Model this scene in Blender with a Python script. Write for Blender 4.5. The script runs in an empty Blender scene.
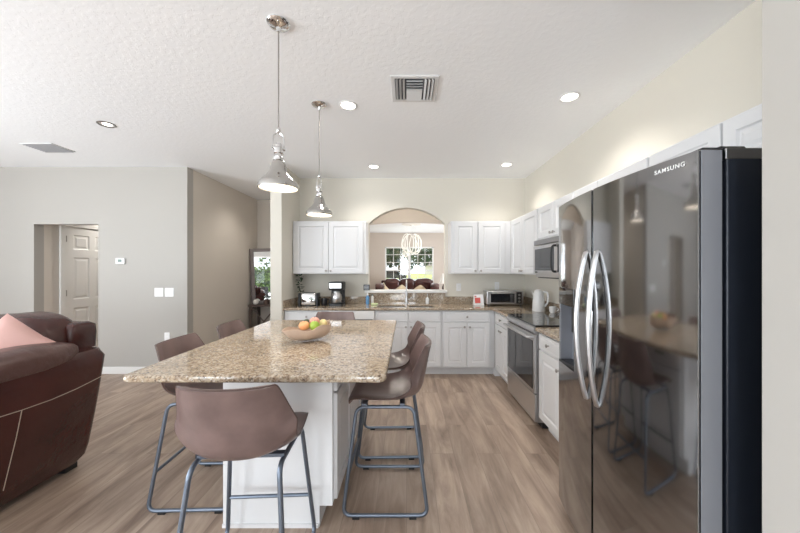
import bpy, bmesh, math, random
from mathutils import Vector, Matrix
random.seed(7)
C = bpy.context.scene.collection
PI = math.pi

# ------------------------------------------------------------------ camera, world, sun, light, exposure
cam = bpy.data.cameras.new('camera'); camo = bpy.data.objects.new('camera', cam); C.objects.link(camo)
cam.sensor_width = 36; cam.lens = 14.4; cam.shift_x = -0.0081; cam.shift_y = 0.0044
cam.clip_start = 0.02; cam.clip_end = 500
camo.location = (0, 0, 1.4); camo.rotation_euler = (PI/2, 0, 0)
bpy.context.scene.camera = camo
vs = bpy.context.scene.view_settings
vs.view_transform = 'Standard'; vs.look = 'None'; vs.gamma = 1; vs.use_curve_mapping = False
vs.exposure = 0.50
w = bpy.data.worlds.new('world'); bpy.context.scene.world = w; w.use_nodes = True
bg = w.node_tree.nodes['Background']; bg.inputs[0].default_value = (0.86, 0.93, 1.0, 1); bg.inputs[1].default_value = 1.7

def light(name, kind, loc, rot, energy, color=(1, 1, 1), size=None, sizey=None, spot=None, parent=None, blend=.5):
    l = bpy.data.lights.new(name, kind); o = bpy.data.objects.new(name, l); C.objects.link(o)
    l.energy = energy; l.color = color; o.location = loc; o.rotation_euler = rot
    if kind == 'AREA':
        l.shape = 'RECTANGLE'; l.size = size; l.size_y = sizey or size
    elif kind == 'SUN': l.angle = size
    else: l.shadow_soft_size = size or .05
    if kind == 'SPOT': l.spot_size = spot; l.spot_blend = blend
    if parent: o.parent = parent
    return o
light('sun', 'SUN', (0, 0, 20), (math.radians(38), 0, math.radians(160)), 3.0, (1, .95, .88), .02)
# area lamps: far window daylight, plus unseen fills added behind, left and in dining
DAY = (0.86, 0.93, 1.0); GB = (0.91, 0.955, 1.0)
light('rear_patio_ceiling_fill', 'AREA', (-2.2, -6.05, .0), (PI-.3, 0, 0), 380, GB, 6.5, 3.4)  # added lamp on the unseen patio, aimed up to brighten the ceiling
light('rear_door_fill', 'AREA', (-3.85, -3.92, 1.5), (PI/2+.15, 0, 0), 85, DAY, 1.9, 1.8)  # added fill inside the unseen rear door for camera-facing surfaces
light('rear_door_fill', 'AREA', (-.1, -3.92, 1.5), (PI/2+.15, 0, 0), 45, DAY, .95, 1.8)  # second added rear fill, gap left for the mirror's view
light('left_door_fill', 'AREA', (-6.18, -0.2, 1.25), (PI/2, 0, -PI/2), 60, DAY, 3.0, 2.2)  # added fill standing in for daylight at the unseen left door
light('left_door_ceiling_fill', 'AREA', (-6.16, -0.2, .9), (PI/2+.95, 0, -PI/2), 185, GB, 3.0, 1.6)  # added upward fill at the left door, lifts the ceiling
light('far_window_daylight', 'AREA', (0.1, 11.9, 1.6), (-PI/2, 0, 0), 14, DAY, 1.7, 1.4)
light('dining_fill', 'AREA', (3.8, 8.5, 1.3), (PI/2+.3, 0, PI/2), 150, DAY, 2.0, 2.0)  # added fill for the far rooms; this wall has no door

# ------------------------------------------------------------------ materials
def nodes(m): return m.node_tree.nodes, m.node_tree.links
def mat(name, col, rough=.5, metal=0, spec=None, coat=0, emit=None, estr=0, bump=None, trans=0, var=0):
    m = bpy.data.materials.new(name); m.use_nodes = True; n, l = nodes(m)
    b = n['Principled BSDF']; b.inputs['Base Color'].default_value = (*col, 1)
    b.inputs['Roughness'].default_value = rough; b.inputs['Metallic'].default_value = metal
    if spec is not None: b.inputs['Specular IOR Level'].default_value = spec
    if coat: b.inputs['Coat Weight'].default_value = coat; b.inputs['Coat Roughness'].default_value = .05
    if emit: b.inputs['Emission Color'].default_value = (*emit, 1); b.inputs['Emission Strength'].default_value = estr
    if trans: b.inputs['Transmission Weight'].default_value = trans
    tc = n.new('ShaderNodeTexCoord')
    if bump:
        sc, st, dist = bump
        t = n.new('ShaderNodeTexNoise'); t.inputs['Scale'].default_value = sc; t.inputs['Detail'].default_value = 4
        l.new(tc.outputs['Object'], t.inputs['Vector'])
        bp = n.new('ShaderNodeBump'); bp.inputs['Strength'].default_value = st; bp.inputs['Distance'].default_value = dist
        l.new(t.outputs['Fac'], bp.inputs['Height']); l.new(bp.outputs['Normal'], b.inputs['Normal'])
    if var:
        t = n.new('ShaderNodeTexNoise'); t.inputs['Scale'].default_value = 3 if var < 1 else 8; t.inputs['Detail'].default_value = 5
        l.new(tc.outputs['Object'], t.inputs['Vector'])
        r = n.new('ShaderNodeValToRGB'); v = var % 1
        r.color_ramp.elements[0].position = .3; r.color_ramp.elements[1].position = .7
        r.color_ramp.elements[0].color = (*[c*(1-v) for c in col], 1); r.color_ramp.elements[1].color = (*[min(1, c*(1+v)) for c in col], 1)
        l.new(t.outputs['Fac'], r.inputs['Fac']); l.new(r.outputs['Color'], b.inputs['Base Color'])
    return m

M = {}
M['wall'] = mat('wall_paint', (.45, .43, .40), .7, bump=(120, .08, .002))
M['kwall'] = mat('kitchen_wall_paint', (.71, .675, .60), .7, bump=(120, .08, .002))
M['tan'] = mat('tan_wall_paint', (.62, .545, .475), .7, bump=(120, .08, .002))
M['tan2'] = mat('hall_wall_paint', (.68, .625, .56), .7, bump=(120, .08, .002))
M['trim'] = mat('trim_paint', (.82, .81, .79), .4)
M['cab'] = mat('cabinet_paint', (.74, .74, .75), .35)
M['cabin'] = mat('cabinet_inside', (.72, .72, .72), .5)
M['nickel'] = mat('brushed_nickel', (.42, .40, .38), .3, 1)
M['chrome'] = mat('chrome', (.75, .75, .75), .08, 1)
M['steel'] = mat('stainless_steel', (.56, .56, .57), .28, 1, bump=(300, .02, .001))
M['steeld'] = mat('dark_stainless', (.30, .30, .31), .3, 1)
M['black'] = mat('black_plastic', (.015, .015, .017), .35)
M['blackglass'] = mat('black_glass', (.012, .013, .016), .04, 0, .8)
M['fridge'] = mat('black_stainless', (.34, .34, .345), .075, 1)
M['fridge_edge'] = mat('black_stainless_edge', (.27, .28, .31), .42, .35)
M['fridge_body'] = mat('fridge_cabinet', (.018, .022, .032), .33, .2)
M['leather'] = mat('brown_leather', (.056, .017, .014), .25, bump=(16, .35, .012), var=.25)
M['leatherpad'] = mat('worn_brown_leather', (.115, .060, .052), .34, bump=(12, .55, .016), var=.3)
M['stool'] = mat('stool_leather', (.17, .115, .106), .30, bump=(140, .12, .002), var=1.22)
M['stoolrim'] = mat('stool_leather_edge', (.085, .05, .042), .35)
M['legs'] = mat('blue_grey_steel', (.17, .20, .25), .36, .8)
M['stitch'] = mat('stitch_thread', (.42, .33, .26), .7)
M['pink'] = mat('pink_cloth', (.72, .45, .41), .9, bump=(300, .4, .002))
M['white'] = mat('white_plastic', (.85, .85, .85), .3)
M['offwhite'] = mat('white_ceramic', (.8, .78, .74), .25)
M['darkwood'] = mat('dark_wood', (.10, .07, .06), .45, var=.3)
M['greywood'] = mat('grey_wood_frame', (.20, .17, .16), .5, var=.3)
M['mirror'] = mat('mirror_glass', (.92, .93, .93), .01, 1)
M['bowl'] = mat('bowl_wood', (.60, .45, .35), .45, var=.25)
M['lampglow'] = mat('lamp_glow', (1, 1, 1), .5, emit=(1, .93, .82), estr=6)
M['pendglow'] = mat('pendant_diffuser', (1, 1, 1), .5, emit=(1, .86, .66), estr=1.6)
M['chand'] = mat('chandelier_ribbon', (.9, .88, .82), .4, emit=(1, .95, .82), estr=.12)
M['ventdark'] = mat('vent_inside', (.10, .10, .11), .8)
M['ventwhite'] = mat('vent_paint', (.72, .72, .72), .5)
M['ventgrey'] = mat('return_vent_metal', (.30, .30, .31), .5)
M['bark'] = mat('tree_bark', (.14, .10, .07), .9, var=.3)
M['leaf'] = mat('tree_leaves', (.10, .17, .05), .7, var=1.4)
M['leafd'] = mat('dark_leaves', (.03, .07, .03), .6, var=1.4)
M['palm'] = mat('light_leaves', (.25, .30, .10), .7, var=1.4)
M['carpaint'] = mat('dark_car_paint', (.03, .035, .05), .15, .3, coat=.8)
M['tyre'] = mat('tyre_rubber', (.02, .02, .02), .8)
M['stucco'] = mat('house_stucco', (.72, .68, .62), .9)
M['shingle'] = mat('roof_shingle', (.25, .22, .20), .9, var=.3)
M['asphalt'] = mat('asphalt', (.22, .22, .22), .9, var=.1)
M['apple'] = mat('green_apple_skin', (.33, .48, .07), .3, var=.2)
M['peach'] = mat('peach_skin', (.78, .38, .17), .5, var=.3)
M['pinkfruit'] = mat('pink_fruit_skin', (.70, .34, .26), .45, var=.3)
M['lemon'] = mat('pale_yellow_skin', (.75, .62, .30), .4)
M['darkfruit'] = mat('dark_green_skin', (.07, .09, .04), .4)
M['blue'] = mat('blue_soap', (.12, .32, .60), .15)
M['sponge'] = mat('green_sponge', (.62, .72, .42), .9)
M['red'] = mat('red_print', (.65, .12, .10), .5)
M['beige'] = mat('beige_cloth', (.72, .60, .42), .9)
M['creamcloth'] = mat('cream_cloth', (.85, .82, .76), .9)
M['glow_green'] = mat('thermostat_screen', (.22, .30, .28), .2)

def glass():
    m = bpy.data.materials.new('window_glass'); m.use_nodes = True; n, l = nodes(m)
    n.remove(n['Principled BSDF']); out = n['Material Output']
    t = n.new('ShaderNodeBsdfTransparent'); g = n.new('ShaderNodeBsdfGlossy'); g.inputs['Roughness'].default_value = .01
    x = n.new('ShaderNodeMixShader'); x.inputs[0].default_value = .06
    l.new(t.outputs[0], x.inputs[1]); l.new(g.outputs[0], x.inputs[2]); l.new(x.outputs[0], out.inputs[0]); return m
M['glass'] = glass()

def ceiling_mat():
    m = mat('ceiling_paint', (.93, .94, .955), .85); n, l = nodes(m); b = n['Principled BSDF']
    tc = n.new('ShaderNodeTexCoord'); t = n.new('ShaderNodeTexNoise'); t.inputs['Scale'].default_value = 30; t.inputs['Detail'].default_value = 3
    r = n.new('ShaderNodeValToRGB'); r.color_ramp.elements[0].position = .47; r.color_ramp.elements[1].position = .56
    bp = n.new('ShaderNodeBump'); bp.inputs['Strength'].default_value = .16; bp.inputs['Distance'].default_value = .003
    l.new(tc.outputs['Object'], t.inputs['Vector']); l.new(t.outputs['Fac'], r.inputs['Fac']); l.new(r.outputs['Color'], bp.inputs['Height'])
    l.new(bp.outputs['Normal'], b.inputs['Normal']); return m
M['ceiling'] = ceiling_mat()

def floor_mat():
    m = mat('plank_floor', (.3, .22, .18), .42); n, l = nodes(m); b = n['Principled BSDF']
    tc = n.new('ShaderNodeTexCoord'); mp = n.new('ShaderNodeMapping'); mp.inputs['Rotation'].default_value = (0, 0, PI/2)
    l.new(tc.outputs['Object'], mp.inputs['Vector'])
    br = n.new('ShaderNodeTexBrick'); br.offset = .37; br.offset_frequency = 2
    br.inputs['Scale'].default_value = 1; br.inputs['Brick Width'].default_value = 1.22; br.inputs['Row Height'].default_value = .18
    br.inputs['Mortar Size'].default_value = .0016; br.inputs['Mortar Smooth'].default_value = .3; br.inputs['Bias'].default_value = 0
    br.inputs['Color1'].default_value = (0, 0, 0, 1); br.inputs['Color2'].default_value = (1, 1, 1, 1); br.inputs['Mortar'].default_value = (.5, .5, .5, 1)
    l.new(mp.outputs[0], br.inputs['Vector'])
    # grain stretched along the plank, shifted per plank
    add = n.new('ShaderNodeVectorMath'); add.operation = 'ADD'
    mul = n.new('ShaderNodeVectorMath'); mul.operation = 'SCALE'; mul.inputs['Scale'].default_value = 13
    l.new(br.outputs['Color'], mul.inputs[0]); l.new(mp.outputs[0], add.inputs[0]); l.new(mul.outputs[0], add.inputs[1])
    st = n.new('ShaderNodeMapping'); st.inputs['Scale'].default_value = (1.5, 10, 1); l.new(add.outputs[0], st.inputs['Vector'])
    g = n.new('ShaderNodeTexNoise'); g.inputs['Scale'].default_value = 1.0; g.inputs['Detail'].default_value = 7; g.inputs['Roughness'].default_value = .62; g.inputs['Distortion'].default_value = .6
    l.new(st.outputs[0], g.inputs['Vector'])
    r = n.new('ShaderNodeValToRGB'); e = r.color_ramp.elements
    e[0].position = .28; e[0].color = (.195, .135, .102, 1); e[1].position = .72; e[1].color = (.54, .425, .335, 1)
    x = e.new(.5); x.color = (.375, .278, .214, 1)
    l.new(g.outputs['Fac'], r.inputs['Fac'])
    hs = n.new('ShaderNodeHueSaturation'); l.new(r.outputs['Color'], hs.inputs['Color'])
    mr = n.new('ShaderNodeMapRange'); mr.inputs['To Min'].default_value = .90; mr.inputs['To Max'].default_value = 1.06
    l.new(br.outputs['Color'], mr.inputs['Value']); l.new(mr.outputs[0], hs.inputs['Value'])
    mx = n.new('ShaderNodeMix'); mx.data_type = 'RGBA'; l.new(br.outputs['Fac'], mx.inputs['Factor'])
    l.new(hs.outputs['Color'], mx.inputs['A']); mx.inputs['B'].default_value = (.24, .18, .145, 1)
    l.new(mx.outputs['Result'], b.inputs['Base Color'])
    bp = n.new('ShaderNodeBump'); bp.inputs['Strength'].default_value = .12; bp.inputs['Distance'].default_value = .002
    l.new(g.outputs['Fac'], bp.inputs['Height']); l.new(bp.outputs['Normal'], b.inputs['Normal'])
    return m
M['floor'] = floor_mat()

def granite(name, dark=1.0):
    m = mat(name, (.5, .4, .3), .06, spec=.75); n, l = nodes(m); b = n['Principled BSDF']
    tc = n.new('ShaderNodeTexCoord')
    def noise(s, d, dist=0):
        t = n.new('ShaderNodeTexNoise'); t.inputs['Scale'].default_value = s; t.inputs['Detail'].default_value = d; t.inputs['Distortion'].default_value = dist
        l.new(tc.outputs['Object'], t.inputs['Vector']); return t
    a = noise(42, 6, .9); r = n.new('ShaderNodeValToRGB'); e = r.color_ramp.elements
    e[0].position = .32; e[0].color = (.13*dark, .085*dark, .06*dark, 1); e[1].position = .75; e[1].color = (.72, .64, .53, 1)
    for p, c in ((.42, (.34, .24, .16)), (.50, (.50, .385, .27)), (.60, (.58, .475, .35))):
        x = e.new(p); x.color = (*c, 1)
    l.new(a.outputs['Fac'], r.inputs['Fac'])
    v = n.new('ShaderNodeTexVoronoi'); v.inputs['Scale'].default_value = 130; l.new(tc.outputs['Object'], v.inputs['Vector'])
    vr = n.new('ShaderNodeSeparateColor'); l.new(v.outputs['Color'], vr.inputs[0])
    cr = n.new('ShaderNodeValToRGB'); cr.color_ramp.interpolation = 'CONSTANT'; ce = cr.color_ramp.elements
    ce[0].position = 0; ce[0].color = (.05, .04, .035, 1); ce[1].position = .13; ce[1].color = (.25, .17, .11, 1)
    for p, c in ((.28, (.50, .40, .29)), (.55, (.60, .50, .38)), (.8, (.76, .71, .63)), (.93, (.36, .24, .16))):
        x = ce.new(p); x.color = (*c, 1)
    l.new(vr.outputs[0], cr.inputs['Fac'])
    f = noise(8, 3, .4); fr = n.new('ShaderNodeMapRange'); fr.inputs['From Min'].default_value = .35; fr.inputs['From Max'].default_value = .65
    fr.inputs['To Min'].default_value = .25; fr.inputs['To Max'].default_value = .65; l.new(f.outputs['Fac'], fr.inputs['Value'])
    mx = n.new('ShaderNodeMix'); mx.data_type = 'RGBA'; l.new(fr.outputs[0], mx.inputs['Factor'])
    l.new(r.outputs['Color'], mx.inputs['A']); l.new(cr.outputs['Color'], mx.inputs['B']); hs = n.new('ShaderNodeHueSaturation'); hs.inputs['Value'].default_value = .80; hs.inputs['Saturation'].default_value = 1.0; l.new(mx.outputs['Result'], hs.inputs['Color']); l.new(hs.outputs['Color'], b.inputs['Base Color'])
    return m
M['granite'] = granite('polished_granite')

def grass_mat():
    m = mat('lawn_grass', (.30, .34, .10), .95, var=1.35); return m
M['grass'] = grass_mat()

# ------------------------------------------------------------------ mesh builder
class MB:
    def __init__(s): s.v = []; s.f = []; s.mi = []
    def add(s, vs_, fs, mi=0):
        o = len(s.v); s.v += [tuple(p) for p in vs_]; s.f += [tuple(i+o for i in f) for f in fs]; s.mi += [mi]*len(fs); return s
    def box(s, x0, x1, y0, y1, z0, z1, mi=0):
        if x0 > x1: x0, x1 = x1, x0
        if y0 > y1: y0, y1 = y1, y0
        if z0 > z1: z0, z1 = z1, z0
        p = [(x0,y0,z0),(x1,y0,z0),(x1,y1,z0),(x0,y1,z0),(x0,y0,z1),(x1,y0,z1),(x1,y1,z1),(x0,y1,z1)]
        return s.add(p, [(3,2,1,0),(4,5,6,7),(0,1,5,4),(1,2,6,5),(2,3,7,6),(3,0,4,7)], mi)
    def tube(s, pts, r, n=8, closed=False, cap=True, mi=0):
        P = [Vector(p) for p in pts]; N = len(P); R = r if isinstance(r, (list, tuple)) else [r]*N
        T = []
        for i in range(N):
            a = P[(i-1) % N] if (closed or i > 0) else P[i]; b = P[(i+1) % N] if (closed or i < N-1) else P[i]
            T.append((b-a).normalized())
        up = Vector((0,0,1)) if abs(T[0].z) < .9 else Vector((1,0,0))
        u = T[0].cross(up).normalized(); vs_ = []
        for i in range(N):
            u = (u - T[i]*u.dot(T[i])).normalized(); w_ = T[i].cross(u)
            for k in range(n):
                a = 2*PI*k/n; vs_.append(P[i] + (u*math.cos(a)+w_*math.sin(a))*R[i])
        fs = []
        for i in range(N if closed else N-1):
            j = (i+1) % N
            for k in range(n):
                k2 = (k+1) % n; fs.append((i*n+k, i*n+k2, j*n+k2, j*n+k))
        if cap and not closed: fs += [tuple(range(n))[::-1], tuple((N-1)*n+k for k in range(n))]
        return s.add(vs_, fs, mi)
    def cyl(s, c, r, h, axis='z', n=24, r2=None, mi=0):
        d = {'x': Vector((1,0,0)), 'y': Vector((0,1,0)), 'z': Vector((0,0,1))}[axis]; c = Vector(c)
        return s.tube([c, c+d*h], [r, r if r2 is None else r2], n, mi=mi)
    def lathe(s, prof, c=(0,0,0), n=32, mi=0, closed=False):
        vs_ = []; N = len(prof)
        for r, z in prof:
            for k in range(n):
                a = 2*PI*k/n; vs_.append((c[0]+r*math.cos(a), c[1]+r*math.sin(a), c[2]+z))
        fs = []
        for i in range(N if closed else N-1):
            j = (i+1) % N
            for k in range(n):
                k2 = (k+1) % n; fs.append((i*n+k, i*n+k2, j*n+k2, j*n+k))
        if not closed:
            if prof[0][0] > 0: fs.append(tuple(range(n))[::-1])
            if prof[-1][0] > 0: fs.append(tuple((N-1)*n+k for k in range(n)))
        return s.add(vs_, fs, mi)
    def loft(s, rings, cap=True, mi=0):
        n = len(rings[0]); vs_ = [p for r in rings for p in r]; fs = []
        for i in range(len(rings)-1):
            for k in range(n):
                k2 = (k+1) % n; fs.append((i*n+k, i*n+k2, (i+1)*n+k2, (i+1)*n+k))
        if cap: fs += [tuple(range(n))[::-1], tuple((len(rings)-1)*n+k for k in range(n))]
        return s.add(vs_, fs, mi)
    def prism(s, poly, z0, z1, axis='z', mi=0):
        f = {'z': lambda p, t: (p[0], p[1], t), 'x': lambda p, t: (t, p[0], p[1]), 'y': lambda p, t: (p[0], t, p[1])}[axis]
        n = len(poly); return s.add([f(p, z0) for p in poly]+[f(p, z1) for p in poly],
            [tuple(range(n))[::-1], tuple(range(n, 2*n))]+[(k, (k+1) % n, n+(k+1) % n, n+k) for k in range(n)], mi)
    def sup(s, c, h, e=3.0, n=24, m=14, mi=0, f=None):
        # superellipsoid cushion shape
        vs_ = []
        def pw(t): return math.copysign(abs(t)**(2/e), t)
        for i in range(m+1):
            ph = -PI/2 + PI*i/m
            for k in range(n):
                th = 2*PI*k/n
                x = pw(math.cos(ph))*pw(math.cos(th)); y = pw(math.cos(ph))*pw(math.sin(th)); z = pw(math.sin(ph))
                if f: x, y, z = f(x, y, z)
                vs_.append((c[0]+x*h[0], c[1]+y*h[1], c[2]+z*h[2]))
        fs = []
        for i in range(m):
            for k in range(n):
                k2 = (k+1) % n; fs.append((i*n+k, i*n+k2, (i+1)*n+k2, (i+1)*n+k))
        return s.add(vs_, fs, mi)
    def xf(s, mtx, start=0):
        s.v[start:] = [tuple(mtx @ Vector(p)) for p in s.v[start:]]; return s
    def build(s, name, m, parent=None, bevel=0, smooth=40, seg=2, world=False, sub=0):
        v = s.v
        if world and parent:
            o = Vector((0,0,0)); p = parent
            while p: o = o + p.location; p = p.parent
            v = [(a-o.x, b-o.y, c-o.z) for a, b, c in v]
        me = bpy.data.meshes.new(name); me.from_pydata(v, [], s.f)
        ms = m if isinstance(m, (list, tuple)) else [m]
        for k in ms: me.materials.append(k)
        for p, i in zip(me.polygons, s.mi): p.material_index = i
        bm = bmesh.new(); bm.from_mesh(me)
        bmesh.ops.remove_doubles(bm, verts=bm.verts, dist=1e-6)
        bmesh.ops.recalc_face_normals(bm, faces=bm.faces); bm.to_mesh(me); bm.free()
        if smooth:
            me.polygons.foreach_set('use_smooth', [True]*len(me.polygons)); me.set_sharp_from_angle(angle=math.radians(smooth))
        ob = bpy.data.objects.new(name, me); C.objects.link(ob)
        if parent: ob.parent = parent
        if bevel:
            b = ob.modifiers.new('b', 'BEVEL'); b.width = bevel; b.segments = seg; b.limit_method = 'ANGLE'; b.angle_limit = math.radians(40); b.harden_normals = True
        if sub:
            b = ob.modifiers.new('s', 'SUBSURF'); b.levels = sub; b.render_levels = sub
        return ob

def tag(o, label, cat, group=None):
    o['label'] = label; o['category'] = cat
    if group: o['group'] = group
    return o
def thing(name, label, cat, loc=(0,0,0), rz=0, group=None):
    o = bpy.data.objects.new(name, None); C.objects.link(o); o.location = loc; o.rotation_euler = (0,0,rz); o.empty_display_size = .1
    return tag(o, label, cat, group)
def struct(o): o['kind'] = 'structure'; return o
def kids(o): return [c for c in bpy.data.objects if c.parent == o]
def copy_tree(o, loc, rz, label, group=None):
    def rec(src, par):
        c = src.copy(); C.objects.link(c)
        if par: c.parent = par
        for k in kids(src): rec(k, c)
        return c
    c = rec(o, None); c.location = loc; c.rotation_euler = (0,0,rz); c['label'] = label
    if group: c['group'] = group
    return c
def spline(pts, n=6):
    P = [Vector(p) for p in pts]; out = []
    for i in range(len(P)-1):
        a = P[max(i-1,0)]; b = P[i]; c = P[i+1]; d = P[min(i+2,len(P)-1)]
        for k in range(n):
            t = k/n; out.append(.5*((2*b)+(-a+c)*t+(2*a-5*b+4*c-d)*t*t+(-a+3*b-3*c+d)*t**3))
    out.append(P[-1]); return out
def rrect(x0, x1, y0, y1, r, z, n=4):
    out = []
    for cx, cy, a0 in ((x1-r,y1-r,0),(x0+r,y1-r,PI/2),(x0+r,y0+r,PI),(x1-r,y0+r,1.5*PI)):
        for k in range(n+1):
            a = a0+PI/2*k/n; out.append((cx+r*math.cos(a), cy+r*math.sin(a), z))
    return out
def grid_slab(mb, xs, ys, keep, z0, z1):
    idx = {}; vs_ = []; fs = []
    def vid(i, j, t):
        if (i,j,t) not in idx: idx[(i,j,t)] = len(vs_); vs_.append((xs[i], ys[j], z1 if t else z0))
        return idx[(i,j,t)]
    K = lambda i, j: 0 <= i < len(xs)-1 and 0 <= j < len(ys)-1 and keep(i, j)
    for i in range(len(xs)-1):
        for j in range(len(ys)-1):
            if not K(i,j): continue
            fs.append((vid(i,j,1),vid(i+1,j,1),vid(i+1,j+1,1),vid(i,j+1,1))); fs.append((vid(i,j+1,0),vid(i+1,j+1,0),vid(i+1,j,0),vid(i,j,0)))
            for (a,b,di,dj) in (((i,j),(i+1,j),0,-1),((i+1,j),(i+1,j+1),1,0),((i+1,j+1),(i,j+1),0,1),((i,j+1),(i,j),-1,0)):
                if not K(i+di,j+dj): fs.append((vid(*a,0),vid(*b,0),vid(*b,1),vid(*a,1)))
    return mb.add(vs_, fs)

# ------------------------------------------------------------------ room shell
H = 2.79
def sbox(name, m, *b):
    return struct(MB().box(*b).build(name, m, smooth=0))
sbox('floor', M['floor'], -6.45, 4.2, -4.15, 12.2, -.12, 0)
sbox('ceiling', M['ceiling'], -6.45, 4.2, -4.15, 12.2, H, H+.12)
sbox('wall_right', M['kwall'], 1.80, 1.95, .9, 4.99, 0, H)
sbox('wall_pantry', M['wall'], 1.0, 1.95, -4.0, .90, 0, H)
sbox('wall_partition', M['kwall'], -1.765, -1.62, 4.15, 4.99, 0, H)
# kitchen back wall with arched pass-through
mb = MB(); x0, x1 = -.576, .583; sp, cr = 2.10, 2.345
mb.box(-1.62, x0, 4.85, 4.99, 0, H); mb.box(x1, 1.80, 4.85, 4.99, 0, H); mb.box(x0, x1, 4.85, 4.99, 0, 1.055)
NA = 24; top = []
hw = (x1-x0)/2; rise = cr-sp; R_ = (hw*hw+rise*rise)/(2*rise); cx = (x0+x1)/2
for k in range(NA+1):
    x = x0+(x1-x0)*k/NA; top.append((x, sp + math.sqrt(R_*R_-(x-cx)**2)-(R_-rise)))
for k in range(NA):
    (a, za), (b, zb) = top[k], top[k+1]
    mb.prism([(a,za),(b,zb),(b,H),(a,H)], 4.85, 4.99, 'y')
struct(mb.build('wall_back', M['kwall'], smooth=0))
struct(MB().box(-.63, .615, 4.80, 5.03, 1.055, 1.095).build('trim_1', M['trim'], bevel=.008))
# living room wall with hall opening
mb = MB(); mb.box(-6.3, -5.03, 4.32, 4.44, 0, H); mb.box(-4.16, -2.96, 4.32, 4.44, 0, H); mb.box(-5.03, -4.16, 4.32, 4.44, 2.02, H)
struct(mb.build('wall_hall', M['wall'], smooth=0))
sbox('wall_return', M['tan2'], -3.08, -2.96, 4.44, 6.35, 0, H)
sbox('wall_nook', M['tan2'], -3.08, -1.78, 6.35, 6.47, 0, H)
sbox('wall_hall_left', M['tan2'], -5.15, -5.03, 4.44, 7.6, 0, H)
sbox('wall_hall_back', M['tan2'], -5.15, -3.08, 7.6, 7.72, 0, H)
sbox('wall_hall_right', M['tan2'], -4.10, -3.98, 6.6, 7.6, 0, H)
sbox('wall_dining_left', M['tan'], -1.90, -1.78, 6.47, 12.1, 0, H)
sbox('wall_dining_side', M['tan'], -1.90, -1.78, 4.99, 6.35, 0, H)
sbox('wall_dining_right', M['tan'], 4.0, 4.15, 4.99, 12.1, 0, H)
sbox('wall_dining_near', M['tan'], 1.95, 4.15, 4.87, 4.99, 0, H)
# arched header between the rooms beyond
mb = MB(); hx0, hx1 = -1.55, 1.65; y0, y1 = 7.0, 7.14
mb.box(-1.78, hx0, y0, y1, 0, H); mb.box(hx1, 4.0, y0, y1, 0, H)
for k in range(20):
    a = hx0+(hx1-hx0)*k/20; b = hx0+(hx1-hx0)*(k+1)/20
    f = lambda x: 2.33+.115*math.cos((x-.05)/1.6*PI/2)
    mb.prism([(a,f(a)),(b,f(b)),(b,H),(a,H)], y0, y1, 'y')
struct(mb.build('wall_header', mat('header_lightened_paint', (.72, .66, .59), .7), smooth=0))  # paint lightened to stand in for light the header lacks
# far wall with window opening
wx0, wx1, wz0, wz1 = -.81, 1.02, .85, 2.27
mb = MB(); mb.box(-1.9, wx0, 12.0, 12.15, 0, H); mb.box(wx1, 4.15, 12.0, 12.15, 0, H); mb.box(wx0, wx1, 12.0, 12.15, 0, wz0); mb.box(wx0, wx1, 12.0, 12.15, wz1, H)
struct(mb.build('wall_far', M['tan'], smooth=0))
# left and rear walls with glazed openings
mb = MB(); mb.box(-6.42, -6.3, -4.0, -1.8, 0, H); mb.box(-6.42, -6.3, 1.4, 4.44, 0, H); mb.box(-6.42, -6.3, -1.8, 1.4, 2.4, H)
struct(mb.build('wall_left', M['wall'], smooth=0))
mb = MB(); mb.box(-6.42, -4.8, -4.12, -4.0, 0, H); mb.box(.4, 1.95, -4.12, -4.0, 0, H); mb.box(-4.8, .4, -4.12, -4.0, 2.4, H)
struct(mb.build('wall_rear', M['wall'], smooth=0))

def window(name, x0, x1, z0, z1, y0, y1, units, muntin, meet=True):
    fr = MB(); t = .05
    fr.box(x0, x1, y0, y1, z1-t, z1); fr.box(x0, x1, y0, y1, z0, z0+t)
    uw = (x1-x0)/units
    for k in range(units+1):
        c = x0+uw*k; a = max(x0, c-t/(1 if 0 < k < units else 1)); b = min(x1, c+t); fr.box(a, b, y0, y1, z0, z1)
    f = struct(fr.build(name, M['trim'], smooth=0)); zm = (z0+z1)/2 - .17
    mu = MB(); ym = (y0+y1)/2
    for k in range(units):
        a = x0+uw*k+t; b = x0+uw*(k+1)-t
        if meet: mu.box(a, b, ym-.02, ym+.02, zm-.025, zm+.025)
        if muntin:
            for i in (1, 2): xx = a+(b-a)*i/3; mu.box(xx-.01, xx+.01, ym-.01, ym+.01, z0+t, z1-t)
            for i in (1, 2): zz = zm+(z1-zm)*i/3; mu.box(a, b, ym-.01, ym+.01, zz-.01, zz+.01)
    if meet or muntin: mu.build('window_muntin', M['trim'], f, smooth=0)
    MB().box(x0+t/2, x1-t/2, ym-.003, ym+.003, z0+t/2, z1-t/2).build('window_glass', M['glass'], f, smooth=0)
    return f
window('window_1', wx0, wx1, wz0, wz1, 12.0, 12.1, 2, True)
struct(MB().box(wx0-.09, wx1+.09, 11.93, 12.0, wz0-.04, wz0).build('trim_2', M['trim'], smooth=0))
window('window_2', -4.8, .4, 0, 2.4, -4.1, -4.02, 4, False, False)
w3 = window('window_3', -1.8, 1.4, 0, 2.4, -.04, .04, 2, False, False)
w3.rotation_euler = (0, 0, PI/2); w3.location = (-6.36, 0, 0)

# baseboards
def base(name, *b): struct(MB().box(*b).build(name, M['trim'], bevel=.004))
base('baseboard_hall', -4.16, -2.96, 4.305, 4.32, 0, .095)
base('baseboard_hall_left', -6.3, -5.03, 4.305, 4.32, 0, .095)
base('baseboard_return', -2.96, -2.945, 4.32, 6.35, 0, .095)
base('baseboard_nook', -2.945, -1.78, 6.335, 6.35, 0, .095)
base('baseboard_partition', -1.78, -1.765, 4.15, 4.99, 0, .095)
base('baseboard_hallway', -5.03, -5.015, 4.44, 4.62, 0, .095)

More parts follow.
